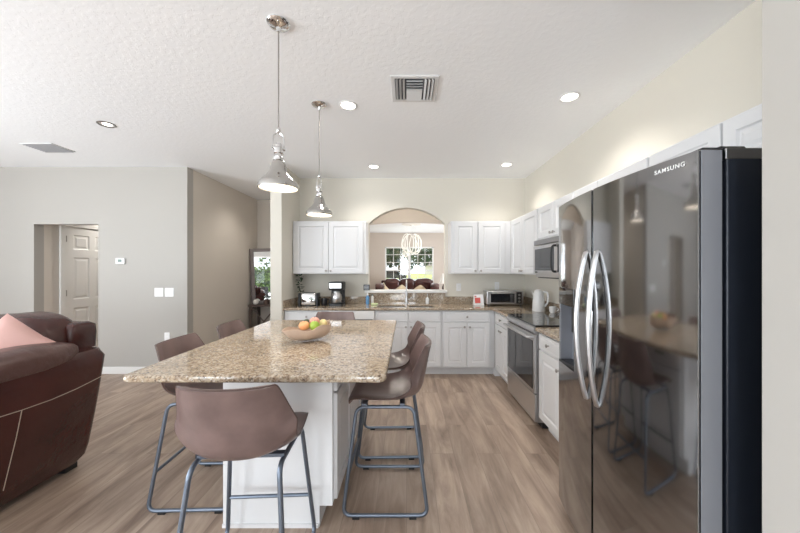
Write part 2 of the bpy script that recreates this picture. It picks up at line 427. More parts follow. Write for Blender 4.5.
# hall door (six panels) on the hallway's left wall, facing +X
def panel_rings(mb, x0, x1, z0, z1, yf, out=1, prof=((0,0),(.012,.008),(.03,.008),(.05,.002))):
    # sunken-raised field; yf = face y, out=+1 means recess goes towards +y
    R = []
    for ins, d in prof: R.append([(x0+ins, yf+out*d, z0+ins), (x1-ins, yf+out*d, z0+ins), (x1-ins, yf+out*d, z1-ins), (x0+ins, yf+out*d, z1-ins)])
    n = 4; vs_ = [p for r in R for p in r]; fs = []
    for i in range(len(R)-1):
        for k in range(4): fs.append((i*4+k, i*4+(k+1)%4, (i+1)*4+(k+1)%4, (i+1)*4+k))
    fs.append(tuple((len(R)-1)*4+k for k in range(4)))
    return mb.add(vs_, fs)
def six_panel(mb, W, Hh, t):
    # local: x 0..W, front face y=0, z 0..Hh
    st = .11; mid = .10; pw = (W-2*st-mid)/2
    rows = [(.22, .82), (.95, 1.58), (1.70, 1.92)]
    xs = [0, st, st+pw, st+pw+mid, W-st, W]; zs = [0]+[v for r in rows for v in r]+[Hh]
    for i in range(5):
        for j in range(len(zs)-1):
            if i in (1, 3) and j in (1, 3, 5): panel_rings(mb, xs[i], xs[i+1], zs[j], zs[j+1], 0)
            else: mb.add([(xs[i],0,zs[j]),(xs[i+1],0,zs[j]),(xs[i+1],0,zs[j+1]),(xs[i],0,zs[j+1])], [(0,1,2,3)])
    mb.add([(0,t,0),(W,t,0),(W,t,Hh),(0,t,Hh),(0,0,0),(W,0,0),(W,0,Hh),(0,0,Hh)], [(3,2,1,0),(4,0,1,5),(5,1,2,6),(6,2,3,7),(7,3,0,4)])
    return mb
d = struct(six_panel(MB(), .80, 2.03, .035).build('door_1', M['trim'], smooth=0))
d.rotation_euler = (0, 0, PI/2); d.location = (-5.005, 4.70, .01)
fr = MB(); fr.box(-.075, -.005, -.012, .02, 0, 2.10); fr.box(.805, .875, -.012, .02, 0, 2.10); fr.box(-.075, .875, -.012, .02, 2.035, 2.105)
fr.build('door_frame', M['trim'], d, bevel=.004)
hg = MB()
for z in (.25, 1.05, 1.85): hg.box(-.006, .006, -.014, 0, z-.045, z+.045)
hg.build('hinge', M['nickel'], d, smooth=0)

# ------------------------------------------------------------------ kitchen cabinets
def knob(parent, x, z, y=-.02):
    return MB().lathe([(.004,0),(.005,.012),(.013,.018),(.0145,.024),(.010,.029),(.0,.031)]).xf(Matrix.Translation((x,y,z)) @ Matrix.Rotation(PI/2, 4, 'X')).build('knob', M['nickel'], parent)
def door(parent, x0, x1, z0, z1, kx=None, kz=None, name='door', flat=False, y=0):
    mb = MB(); t = .02; yf = y-t; e = .003
    w_ = x1-x0; fw = min(.062, w_*.27)
    pr = ((e, 0), (fw, 0), (fw+.007, .009), (fw+.016, .009), (fw+.034, .003)) if not flat else ((e, 0), (.018, 0), (.024, .004), (.030, .0))
    panel_rings(mb, x0, x1, z0, z1, yf, 1, pr)
    mb.add([(x0+e,yf,z0+e),(x1-e,yf,z0+e),(x1-e,yf,z1-e),(x0+e,yf,z1-e),(x0,yf+e,z0),(x1,yf+e,z0),(x1,yf+e,z1),(x0,yf+e,z1),(x0,y,z0),(x1,y,z0),(x1,y,z1),(x0,y,z1)],
           [(0,1,5,4),(1,2,6,5),(2,3,7,6),(3,0,4,7),(4,5,9,8),(5,6,10,9),(6,7,11,10),(7,4,8,11),(11,10,9,8)])
    o = mb.build(name, M['cab'], parent, smooth=0)
    if kx is not None: knob(o, kx, kz, yf)
    return o
def cabinet(name, label, loc, rz, W, D, z0, z1, fronts, toe=0, group=None):
    t = thing(name, label, 'cabinet', loc, rz, group)
    mb = MB(); mb.box(0, W, 0, D, z0 + toe, z1)
    mb.build('body', M['cab'], t, bevel=.002)
    if toe: MB().box(0, W, .07, D-.02, 0, toe).build('toe_kick', M['cab'], t, smooth=0)
    for f in fronts: door(t, *f[1:], name=f[0], flat=(f[0] == 'drawer'))
    return t
CT = .868   # underside of worktops
Lb = 'base cabinets along the back wall'
cabinet('base_cabinet', 'white base cabinet in the left corner, under the toaster', (-1.615, 4.24, 0), 0, .593, .59, 0, CT,
        [('drawer', .02, .58, .72, .85, .30, .785), ('door', .02, .295, .12, .705, .265, .65), ('door', .305, .58, .12, .705, .335, .65)], .10, Lb)
cabinet('sink_cabinet', 'white double-door base cabinet under the sink', (-.42, 4.24, 0), 0, .89, .59, 0, CT-.14,
        [('door', .02, .44, .12, .705, .41, .65), ('door', .45, .87, .12, .705, .48, .65)], .10, Lb)
sk = bpy.data.objects['sink_cabinet']
MB().box(0, .89, 0, .02, CT-.14, CT).build('front_rail', M['cab'], sk, smooth=0)
for a, b in ((.02, .44), (.45, .87)): door(sk, a, b, .72, .85, name='false_drawer', flat=True)
cabinet('base_cabinet', 'white base cabinet right of the sink with one drawer over two doors', (.472, 4.24, 0), 0, .698, .59, 0, CT,
        [('drawer', .02, .63, .72, .85, .325, .785), ('door', .02, .32, .12, .705, .29, .65), ('door', .33, .63, .12, .705, .36, .65)], .10, Lb)
Lr = 'base cabinets along the right wall'
cabinet('base_cabinet', 'narrow white base cabinet between the back corner and the range', (1.17, 4.22, 0), -PI/2, .63, .61, 0, CT,
        [('drawer', .06, .61, .72, .85, .33, .785), ('door', .06, .33, .12, .705, .30, .65), ('door', .34, .61, .12, .705, .37, .65)], .10, Lr)
cabinet('base_cabinet', 'white base cabinet between the range and the refrigerator', (1.17, 2.795, 0), -PI/2, .855, .61, 0, CT,
        [('drawer', .015, .42, .72, .85, .21, .785), ('door', .015, .42, .12, .705, .385, .64), ('drawer', .435, .84, .72, .85, .63, .785), ('door', .435, .84, .12, .705, .47, .64)], .10, Lr)
U0, U1 = 1.345, 2.095
Lu = 'wall cabinets'
def upper(label, loc, rz, W, D, z0, z1, xs, kz=None):
    kz = kz or z0+.045
    fr_ = []
    for i, (a, b) in enumerate(xs): fr_.append(('door', a, b, z0+.012, z1-.012, (b-.03) if i % 2 == 0 else (a+.03), kz))
    return cabinet('wall_cabinet', label, loc, rz, W, D, z0, z1, fr_, 0, Lu)
upper('white two-door wall cabinet above the toaster and coffee maker', (-1.615, 4.55, 0), 0, 1.04, .295, U0, U1, [(.02, .508), (.514, 1.0)])
upper('white two-door wall cabinet on the back wall, right of the arch', (.63, 4.55, 0), 0, .85, .295, U0, U1, [(.04, .37), (.39, .765)])
upper('white wall cabinet between the back corner and the microwave', (1.48, 4.545, 0), -PI/2, .97, .315, U0, U1, [(.09, .49), (.50, .96)])
upper('short white wall cabinet directly above the microwave', (1.48, 3.57, 0), -PI/2, .77, .315, 1.735, U1, [(.012, .38), (.39, .758)])
upper('white wall cabinet between the microwave and the refrigerator', (1.48, 2.795, 0), -PI/2, .855, .315, U0, U1, [(.01, .345), (.355, .85)])
upper('short white wall cabinet above the refrigerator', (1.48, 1.935, 0), -PI/2, .98, .315, 1.84, U1, [(.008, .445), (.455, .96)])

MB().box(1.165, 1.24, 4.22, 4.315, 0, .10).build('corner_filler', M['cab'], bpy.data.objects['base_cabinet.002'], world=False, smooth=0).matrix_parent_inverse = bpy.data.objects['base_cabinet.002'].matrix_basis.inverted()
# worktops
ct = thing('countertop', 'long L-shaped speckled granite worktop along the back wall with splash', 'worktop', (-1.62, 4.2, CT))
xs = [-1.62, -.40, -.03, .03, .37, 1.125, 1.80]; ys = [3.575, 4.195, 4.30, 4.66, 4.85]
def keep(i, j):
    if j == 0: return i == 5
    if j == 2 and i in (1, 3): return False
    return True
grid_slab(MB(), xs, ys, keep, CT, .90).build('slab', M['granite'], ct, bevel=.008, world=True)
sp_ = MB(); sp_.box(-1.60, -.576, 4.83, 4.85, .90, 1.0); sp_.box(.583, 1.78, 4.83, 4.85, .90, 1.0); sp_.box(-.576, .583, 4.83, 4.85, .90, 1.054)
sp_.box(-1.62, -1.60, 4.20, 4.85, .90, 1.0); sp_.box(1.78, 1.80, 3.575, 4.85, .90, 1.0)
sp_.build('backsplash', M['granite'], ct, world=True, smooth=0)
ct2 = thing('countertop', 'short granite worktop between the range and the refrigerator', 'worktop', (1.45, 2.36, CT))
MB().box(1.125, 1.80, 1.94, 2.797, CT, .90).build('slab', M['granite'], ct2, bevel=.008, world=True)
MB().box(1.78, 1.80, 1.94, 2.797, .90, 1.0).build('backsplash', M['granite'], ct2, world=True, smooth=0)

# sink
sk = thing('kitchen_sink', 'stainless double-bowl sink set under the granite below the arch', 'sink', (0, 4.48, .70))
def bowl(x0, x1):
    mb = MB(); t = .004; y0, y1 = 4.302, 4.658; zb, zt = .70, .866
    outer = [rrect(x0, x1, y0, y1, .03, zt), rrect(x0+.004, x1-.004, y0+.004, y1-.004, .03, zb+.02), rrect(x0+.03, x1-.03, y0+.03, y1-.03, .03, zb)]
    inner = [rrect(x0+.03, x1-.03, y0+.03, y1-.03, .03, zb+t), rrect(x0+.008, x1-.008, y0+.008, y1-.008, .03, zb+.02), rrect(x0+t, x1-t, y0+t, y1-t, .03, zt)]
    mb.loft(outer[::-1]+[], cap=False); o = len(mb.v)
    mb = MB(); mb.loft([outer[2], outer[1], outer[0], inner[2], inner[1], inner[0]])
    b = mb.build('bowl', M['steel'], sk, world=True)
    MB().cyl(((x0+x1)/2, 4.48, zb+t), .035, .004).build('drain', M['chrome'], b, world=True)
bowl(-.398, -.032); bowl(.032, .368)
# faucet
fa = thing('kitchen_faucet', 'tall gooseneck chrome faucet behind the sink', 'faucet', (0, 4.74, .90))
MB().lathe([(.028,0),(.028,.012),(.019,.02),(.017,.09),(.015,.10)]).build('base', M['steel'], fa)
pts = [(0,0,.09),(0,0,.22)]+[(0, -.09+.09*math.cos(a), .26+.09*math.sin(a)) for a in [PI*k/10 for k in range(0, 10)]]+[(0,-.18,.25),(0,-.18,.19)]
MB().tube(spline(pts, 3), .011, 12).build('spout', M['steel'], fa)
MB().cyl((0,-.18,.13), .016, .07, 'z').build('spray_head', M['steel'], fa)
MB().tube([(.015,0,.065),(.05,0,.07),(.075,-.005,.10)], [.008,.007,.006]).build('lever', M['steel'], fa)
sd = thing('soap_dispenser', 'clear soap bottle with silver pump right of the faucet', 'soap dispenser', (.31, 4.745, .90))
MB().lathe([(.025,0),(.027,.02),(.027,.075),(.012,.09),(.012,.10)]).build('bottle', M['white'], sd)
MB().tube([(0,0,.10),(0,0,.145),(0,-.03,.148)], .005).build('pump', M['steel'], sd)
db = thing('dish_soap_bottle', 'blue dish soap bottle left of the sink', 'bottle', (-.57, 4.68, .90))
MB().lathe([(.022,0),(.026,.01),(.024,.06),(.028,.10),(.012,.125),(.011,.13)]).build('bottle', M['blue'], db)
MB().lathe([(.012,.13),(.013,.15),(.005,.155),(.004,.17)]).build('cap', M['white'], db)
cb = thing('clear_bottle', 'pale bottle beside the blue dish soap', 'bottle', (-.505, 4.74, .90))
MB().lathe([(.02,0),(.022,.01),(.022,.10),(.01,.12)]).build('bottle', M['offwhite'], cb)
MB().lathe([(.011,.12),(.011,.14)]).build('cap', M['glow_green'], cb)
tag(MB().sup((0,0,.013), (.05,.032,.013), 5).build('dish_sponge', M['sponge']), 'pale green sponge on the worktop at the sink edge', 'sponge').location = (-.46, 4.60, .90)
bx = thing('black_box_speaker', 'small black box on the left end of the arch ledge', 'speaker', (-.60, 4.83, 1.095))
MB().box(-.045,.045,-.03,.03,0,.085).build('body', M['black'], bx, bevel=.006)
g_ = MB(); [g_.box(-.034,.034,-.033,-.029,.015+.022*k,.026+.022*k) for k in range(3)]; g_.build('grille', M['steeld'], bx, smooth=0)

# dishwasher
dw = thing('dishwasher', 'white dishwasher with a dark handle line left of the sink', 'dishwasher', (-1.018, 4.225, 0))
MB().box(0, .596, .0, .58, .10, CT-.003).build('body', M['cab'], dw, smooth=0)
MB().box(.003, .593, -.022, 0, .12, .735).build('door', M['white'], dw, bevel=.004)
MB().box(.003, .593, -.022, 0, .742, .862).build('control_panel', M['white'], dw, bevel=.004)
MB().box(.02, .575, -.026, -.02, .742, .752).build('handle', M['black'], dw, smooth=0)
MB().box(0, .596, .05, .5, 0, .10).build('toe_kick', M['black'], dw, smooth=0)

# toaster
to = thing('toaster', 'chrome two-slice toaster with black ends in the left corner of the worktop', 'toaster', (-1.365, 4.50, .90), .05)
MB().loft([rrect(-.105,.105,-.075,.075,.03,.012+.0), rrect(-.11,.11,-.08,.08,.03,.03), rrect(-.11,.11,-.078,.078,.03,.15), rrect(-.103,.103,-.068,.068,.03,.175), rrect(-.09,.09,-.05,.05,.03,.182)]).build('body', M['chrome'], to)
for s_ in (-1, 1):
    MB().loft([rrect(s_*.122-.016, s_*.122+.016, -.082, .082, .014, z) for z in (0, .15)]+[rrect(s_*.12-.014, s_*.12+.014, -.07, .07, .013, .178)]).build('end_cap', M['black'], to)
for y in (-.03, .03): MB().box(-.075, .075, y-.014, y+.014, .178, .186).build('slot', M['black'], to, smooth=0)
MB().box(.138, .16, -.02, .02, .10, .125).build('lever', M['black'], to, bevel=.004)
MB().lathe([(.085,0),(.085,.016)]).xf(Matrix.Scale(1.2, 4, (1,0,0))).build('base', M['black'], to)
jar = thing('black_canister', 'small black pot right beside the toaster', 'canister', (-1.17, 4.55, .90))
MB().lathe([(.035,0),(.04,.01),(.042,.09),(.038,.10),(.034,.10),(.034,.012),(0,.012)]).build('body', M['black'], jar)
MB().tube(spline([(.038,0,.085),(.07,0,.08),(.075,0,.04),(.04,0,.02)],5), .006).build('handle', M['black'], jar)

# coffee maker
cm = thing('coffee_maker', 'black and steel drip coffee maker under the wall cabinet', 'coffee maker', (-.985, 4.55, .90))
MB().loft([rrect(-.10,.10,-.12,.12,.03,0), rrect(-.10,.10,-.12,.12,.03,.03)]).build('base', M['black'], cm)
MB().loft([rrect(-.095,.095,.03,.115,.025,.03), rrect(-.095,.095,.03,.115,.025,.24)]).build('tower', M['black'], cm)
MB().loft([rrect(-.098,.098,-.11,.115,.03,.22), rrect(-.10,.10,-.12,.12,.03,.24), rrect(-.10,.10,-.12,.12,.03,.325), rrect(-.085,.085,-.10,.10,.03,.335)]).build('brew_head', M['black'], cm)
MB().box(-.085,.085,-.124,-.118,.245,.318).build('steel_panel', M['steel'], cm, bevel=.002)
ca = MB().lathe([(.06,.032),(.072,.05),(.074,.12),(.062,.165),(.05,.18),(.05,.195),(0,.20)], c=(0,-.04,0)).build('carafe', M['steel'], cm)
MB().tube(spline([(.06,-.05,.175),(.105,-.06,.16),(.11,-.06,.09),(.07,-.05,.065)],6), .008).build('handle', M['black'], ca)

# dark sprig in the left corner
pl = thing('dried_sprig', 'tall dark leafy sprig in the corner left of the toaster', 'plant', (-1.555, 4.65, .90))
MB().lathe([(.018,0),(.028,.03),(.022,.08),(.012,.11),(.014,.13),(.010,.13),(.008,.02),(0,.02)]).build('vase', M['offwhite'], pl)
MB().tube(spline([(0,0,.02),(.01,0,.18),(-.01,.01,.30),(.0,0,.46)],6), .003).build('stem', M['darkwood'], pl)
lf = MB(); rr = random.Random(3)
for k in range(54):
    z = .16+.31*rr.random(); a = rr.random()*2*PI; r = .008+.045*rr.random(); c = Vector((r*math.cos(a), r*math.sin(a), z))
    d1 = Vector((math.cos(a), math.sin(a), rr.uniform(-.5,.9))).normalized()*.03; d2 = d1.cross(Vector((rr.random(),rr.random(),1))).normalized()*.011
    lf.add([c-d1, c+d2, c+d1, c-d2], [(0,1,2,3)])
lf.build('leaves', M['leafd'], pl, smooth=0)

# brochures and toaster oven
br = thing('brochure_stand', 'small red and white card stand left of the toaster oven', 'card stand', (1.03, 4.60, .90), .1)
MB().prism([(-.05,0),(.03,0),(-.01,.15)], -.07, .07, 'x').build('card', M['white'], br)
q = MB(); q.add([(-.06,-.0464,.03),(.02,-.0464,.03),(.02,-.0255,.105),(-.06,-.0255,.105)], [(0,1,2,3)]).xf(Matrix.Translation((0,.0005-.004,0))); q.box(-.06,-.035,-.025,-.020,.115,.13)
q.build('red_print', M['red'], br, smooth=0)
tv = thing('toaster_oven', 'silver toaster oven with glass door in the back right corner', 'toaster oven', (1.37, 4.44, .90), -.06)
MB().box(-.25,.25,0,.30,.02,.205).build('body', M['steel'], tv, bevel=.012)
MB().box(-.20,.125,-.012,.0,.05,.172).build('glass_door', M['blackglass'], tv, bevel=.003)
MB().tube([(-.18,-.03,.182),(.11,-.03,.182)], .006).build('handle', M['steel'], tv)
MB().box(.15,.225,-.006,.0,.035,.195).build('control_panel', M['black'], tv, bevel=.003)
for z in (.065, .11, .155): MB().cyl((.188,-.02,z), .014, .016, 'y').build('knob', M['steel'], tv)
for x in (-.22, .22):
    for y in (.03, .29): MB().cyl((x,y,0), .012, .022).build('foot', M['black'], tv)
ca_ = thing('dark_canister', 'small dark canister between the toaster oven and the kettle', 'canister', (1.69, 4.15, .90))
MB().lathe([(.045,0),(.05,.01),(.05,.10),(.045,.11)]).build('body', M['darkwood'], ca_)
MB().lathe([(.047,.11),(.047,.13),(.01,.135),(.012,.15),(0,.155)]).build('lid', M['black'], ca_)
kt = thing('electric_kettle', 'tall white electric kettle on the right-hand worktop behind the range', 'kettle', (1.61, 3.90, .90), -.6)
MB().lathe([(.075,0),(.077,.02),(.07,.022),(.072,.03),(.068,.12),(.055,.22),(.045,.25),(.02,.265),(0,.267)]).build('body', M['white'], kt)
MB().tube(spline([(.05,0,.235),(.10,0,.22),(.105,0,.12),(.068,0,.06)],6), .011).build('handle', M['white'], kt)
MB().loft([[(-.05,-.02,.21),(-.05,.02,.21),(-.055,.0,.17)],[(-.085,-.008,.245),(-.085,.008,.245),(-.08,0,.235)]]).build('spout', M['white'], kt)
cup = thing('white_cup', 'small white cup on the worktop beside the kettle', 'cup', (1.70, 3.72, .90))
MB().lathe([(.025,0),(.036,.02),(.04,.075),(.036,.075),(.032,.02),(0,.012)]).build('body', M['white'], cup)
MB().tube(spline([(.037,0,.06),(.06,0,.055),(.06,0,.03),(.035,0,.022)],5), .005).build('handle', M['white'], cup)

# range
ra = thing('kitchen_range', 'stainless slide-in range with black glass top and oven door', 'range', (1.15, 3.568, 0), -PI/2)
MB().box(.0, .764, 0, .63, .06, .90).build('body', M['steel'], ra, bevel=.002)
MB().box(-.001, .765, -.02, .638, .90, .915).build('cooktop', M['blackglass'], ra, bevel=.003)
bu = MB()
for x, y, r in ((.2,.16,.10),(.56,.16,.08),(.2,.45,.08),(.56,.45,.10)): bu.lathe([(r-.004,0),(r,0),(r,.0006),(r-.004,.0006)], (x,y,.915), closed=True)
bu.build('burner_ring', M['steeld'], ra)
MB().prism([(-.01,.84),(-.032,.85),(-.03,.89),(-.015,.899),(0,.899),(0,.84)], .003, .761, 'x').build('control_panel', M['steel'], ra, bevel=.002)
dr = MB().box(.004, .760, -.03, 0, .315, .83).build('oven_door', M['steel'], ra, bevel=.004)
MB().box(.035, .729, -.034, -.029, .345, .775).build('glass', M['blackglass'], dr, bevel=.002)
MB().tube(spline([(.03,-.03,.80),(.035,-.07,.805),(.10,-.078,.805),(.66,-.078,.805),(.728,-.07,.805),(.733,-.03,.80)],4), .011, 10).build('handle', M['steel'], dr)
MB().box(.004, .760, -.025, 0, .065, .305).build('drawer', M['steel'], ra, bevel=.004)
MB().box(.02, .744, .05, .6, 0, .06).build('plinth', M['black'], ra, smooth=0)

# microwave
mw = thing('microwave_oven', 'stainless over-the-range microwave with dark window', 'microwave', (1.44, 3.565, 1.325), -PI/2)
MB().box(.0, .76, 0, .345, 0, .40).build('body', M['steel'], mw, bevel=.003)
dr = MB().box(.002, .758, -.028, 0, .035, .335).build('door', M['steel'], mw, bevel=.004)
MB().box(.05, .50, -.031, -.027, .07, .30).build('window', M['blackglass'], dr, bevel=.002)
MB().box(.575, .735, -.031, -.027, .055, .315).build('control_panel', M['black'], dr, bevel=.002)
MB().tube(spline([(.535,-.028,.06),(.535,-.06,.075),(.535,-.068,.185),(.535,-.06,.295),(.535,-.028,.31)],4), .011).build('handle', M['black'], dr)
vg = MB(); vg.box(.002, .758, -.024, 0, .342, .397); vg.build('vent_panel', M['steeld'], mw, bevel=.006)
MB().box(.02, .74, .02, .33, -.012, .0).build('underside', M['black'], mw, smooth=0)
MB().box(.06,.12,-.0335,-.031,.045,.06).build('badge', M['black'], dr, smooth=0)

# ------------------------------------------------------------------ refrigerator
fg = thing('refrigerator', 'tall side-by-side refrigerator in black stainless with curved bar handles', 'refrigerator', (1.35, 1.445, 0))
MB().box(.99, 1.72, .988, 1.902, .03, 1.775).build('body', M['fridge_body'], fg, bevel=.006, world=True)
MB().box(.985, 1.722, .986, 1.904, 1.742, 1.778).build('top_cap', M['steeld'], fg, bevel=.004, world=True)
MB().box(1.02, 1.70, 1.0, 1.89, 0, .035).build('plinth', M['black'], fg, world=True, smooth=0)
MB().box(.94, .988, 1.0, 1.89, .012, .055).build('toe_grille', M['black'], fg, world=True, smooth=0)
ymid = 1.480
def fx(y):  # contour of the door fronts in plan
    t = (y-1.445)/.46; return .905 - .046*(1-abs(t)**2.0)
def fdoor(y0, y1, hole=None):
    ys_ = [y0+.004, y0+.0045]+[y0+.006+(y1-y0-.012)*k/14 for k in range(15)]+[y1-.0045, y1-.004]
    pts = [(fx(y0)+.018, y0)] + [(fx(y)+(.006 if i in (0, len(ys_)-1) else 0), y) for i, y in enumerate(ys_)] + [(fx(y1)+.018, y1), (.974, y1), (.974, y0)]
    m = MB()
    def top(p): return 1.782
    z0, z1 = .062, 1.772
    if not hole:
        m.prism(pts, z0, z1)
    else:
        hy0, hy1, hz0, hz1 = hole
        m.prism(pts, z0, hz0); m.prism(pts, hz1, z1)
        def seg(a, b):
            yy = [a]+[a+(b-a)*k/4 for k in range(1, 4)]+[b]
            return [(fx(y), y) for y in yy]+[(.974, b), (.974, a)]
        A = [(fx(y0)+.018, y0), (fx(y0)+.004, y0+.004)]+seg(y0+.01, hy0)[:-1]+[(.974, y0)]
        B = [(fx(hy1), hy1), (fx((hy1+y1)/2), (hy1+y1)/2), (fx(y1), y1-.01), (fx(y1)+.004, y1-.004), (fx(y1)+.018, y1), (.974, y1), (.974, hy1)]
        m.prism(A, hz0, hz1); m.prism(B, hz0, hz1)
    return m
rd = fdoor(.988, ymid-.004).build('door', M['fridge'], fg, world=True, smooth=25)
hole = (1.66, 1.875, .87, 1.21)
ld = fdoor(ymid+.004, 1.902, hole).build('door', M['fridge'], fg, world=True, smooth=25)
MB().box(.9095, .973, .9865, .9885, .064, 1.770).xf(Matrix.Identity(4)).build('door_side', M['fridge_edge'], rd, world=True, smooth=0)
# dispenser
hy0, hy1, hz0, hz1 = hole
dp = MB(); dp.box(.968, .974, hy0, hy1, hz0, hz1); dp.box(.90, .972, hy0, hy0+.006, hz0, hz1); dp.box(.90, .972, hy1-.006, hy1, hz0, hz1); dp.box(.90,.972,hy0,hy1,hz1-.006,hz1)
dp.build('dispenser_recess', M['fridge_edge'], ld, world=True, smooth=0)
MB().box(.893, .97, hy0+.002, hy1-.002, hz0, hz0+.012).build('drip_tray', M['black'], ld, world=True, smooth=0)
MB().loft([[(fx(y)-.004, y, z) for y in (hy0, (hy0+hy1)/2, hy1)]+[(.92, hy1, z), (.92, hy0, z)] for z in (1.205, 1.30)]).build('control_panel', M['blackglass'], ld, world=True, smooth=0)
MB().box(.925, .955, 1.74, 1.80, 1.05, 1.20).build('dispenser_lever', M['black'], ld, bevel=.006, world=True)
def fhandle(y, par):
    x0_ = fx(y); zt, zb = 1.480, .795; pts = []
    N_ = 18
    for k in range(N_+1):
        t = k/N_; z = zb+(zt-zb)*t; bow = math.sin(PI*t)**.8
        pts.append((x0_-.006-.042*bow, y + (.008*math.sin(PI*t) if y > ymid else -.008*math.sin(PI*t)), z))
    pts = [(x0_+.01, y, zb-.006)]+pts+[(x0_+.01, y, zt+.006)]
    MB().tube(pts, .0115, 12).build('handle', M['steel'], par, world=True)
fhandle(ymid+.045, ld); fhandle(ymid-.045, rd)
hc = MB(); hc.box(.925, .985, 1.0, 1.05, 1.770, 1.786); hc.box(.975, 1.06, .995, 1.06, 1.772, 1.788)
hc.build('hinge_cover', M['black'], fg, bevel=.008, world=True)
hc = MB(); hc.box(.93, 1.04, 1.84, 1.89, 1.772, 1.792); hc.build('hinge_cover', M['black'], fg, bevel=.008, world=True)
# brand lettering on the right door
cu = bpy.data.curves.new('logo', 'FONT'); cu.body = 'SAMSUNG'; cu.size = .0205; cu.extrude = .0006; cu.space_character = 1.2; cu.offset = .0003
tmp = bpy.data.objects.new('tmp', cu); C.objects.link(tmp); bpy.context.view_layer.update()
lm = bpy.data.meshes.new_from_object(tmp.evaluated_get(bpy.context.evaluated_depsgraph_get())); bpy.data.objects.remove(tmp); bpy.data.curves.remove(cu)
lm.materials.clear(); lm.materials.append(M['white'])
lo = bpy.data.objects.new('logo', lm); C.objects.link(lo); lo.parent = rd
yl0, yl1 = 1.132, 1.02
lo.location = (fx(yl0)-1.35-.0030, yl0-1.445, 1.735)
lo.rotation_euler = (PI/2, 0, -PI/2 + math.atan2(fx(yl1)-fx(yl0), yl0-yl1))

# ------------------------------------------------------------------ island
isl = thing('island_cabinet', 'white kitchen island cabinet carrying the big granite top', 'kitchen island', (-.404, 1.757, 0), PI/2)
IW, ID = .95, .596     # along Y, depth toward -X
mb = MB(); mb.box(0, IW, 0, ID, .115, .888); mb.build('body', M['cab'], isl, bevel=.002)
MB().box(0, IW, .07, ID, 0, .116).build('toe_kick', M['cab'], isl, smooth=0)
for k, (a, b) in enumerate(((.02, .47), (.48, .93))):
    o = door(isl, a, b, .73, .875, None, None, 'drawer', True); 
    MB().box((a+b)/2-.06, (a+b)/2+.06, -.05, -.042, .80, .812).build('handle', M['black'], o, bevel=.003)
    door(isl, a, b, .13, .715, b-.04 if k == 0 else a+.04, .66)
ep = MB(); ep.box(-.012, 0, .0, ID, .115, .888); ep.box(-.012, 0, .07, ID, 0, .115); ep.build('end_panel', M['cab'], isl, smooth=0)
qr = MB(); qr.box(-.022, -.012, .075, ID, 0, .02); qr.build('shoe_moulding', M['cab'], isl, smooth=0)
it = MB()
it.loft([rrect(-1.292, -.100, 1.455, 3.07, .030, .888, 6), rrect(-1.300, -.094, 1.448, 3.076, .035, .894, 6), rrect(-1.302, -.092, 1.446, 3.078, .035, .905, 6), rrect(-1.300, -.094, 1.448, 3.076, .035, .914, 6), rrect(-1.292, -.100, 1.455, 3.07, .030, .920, 6)])
tag(it.build('island_countertop', M['granite'], smooth=28), 'large rectangular speckled tan granite top on the white island', 'worktop')

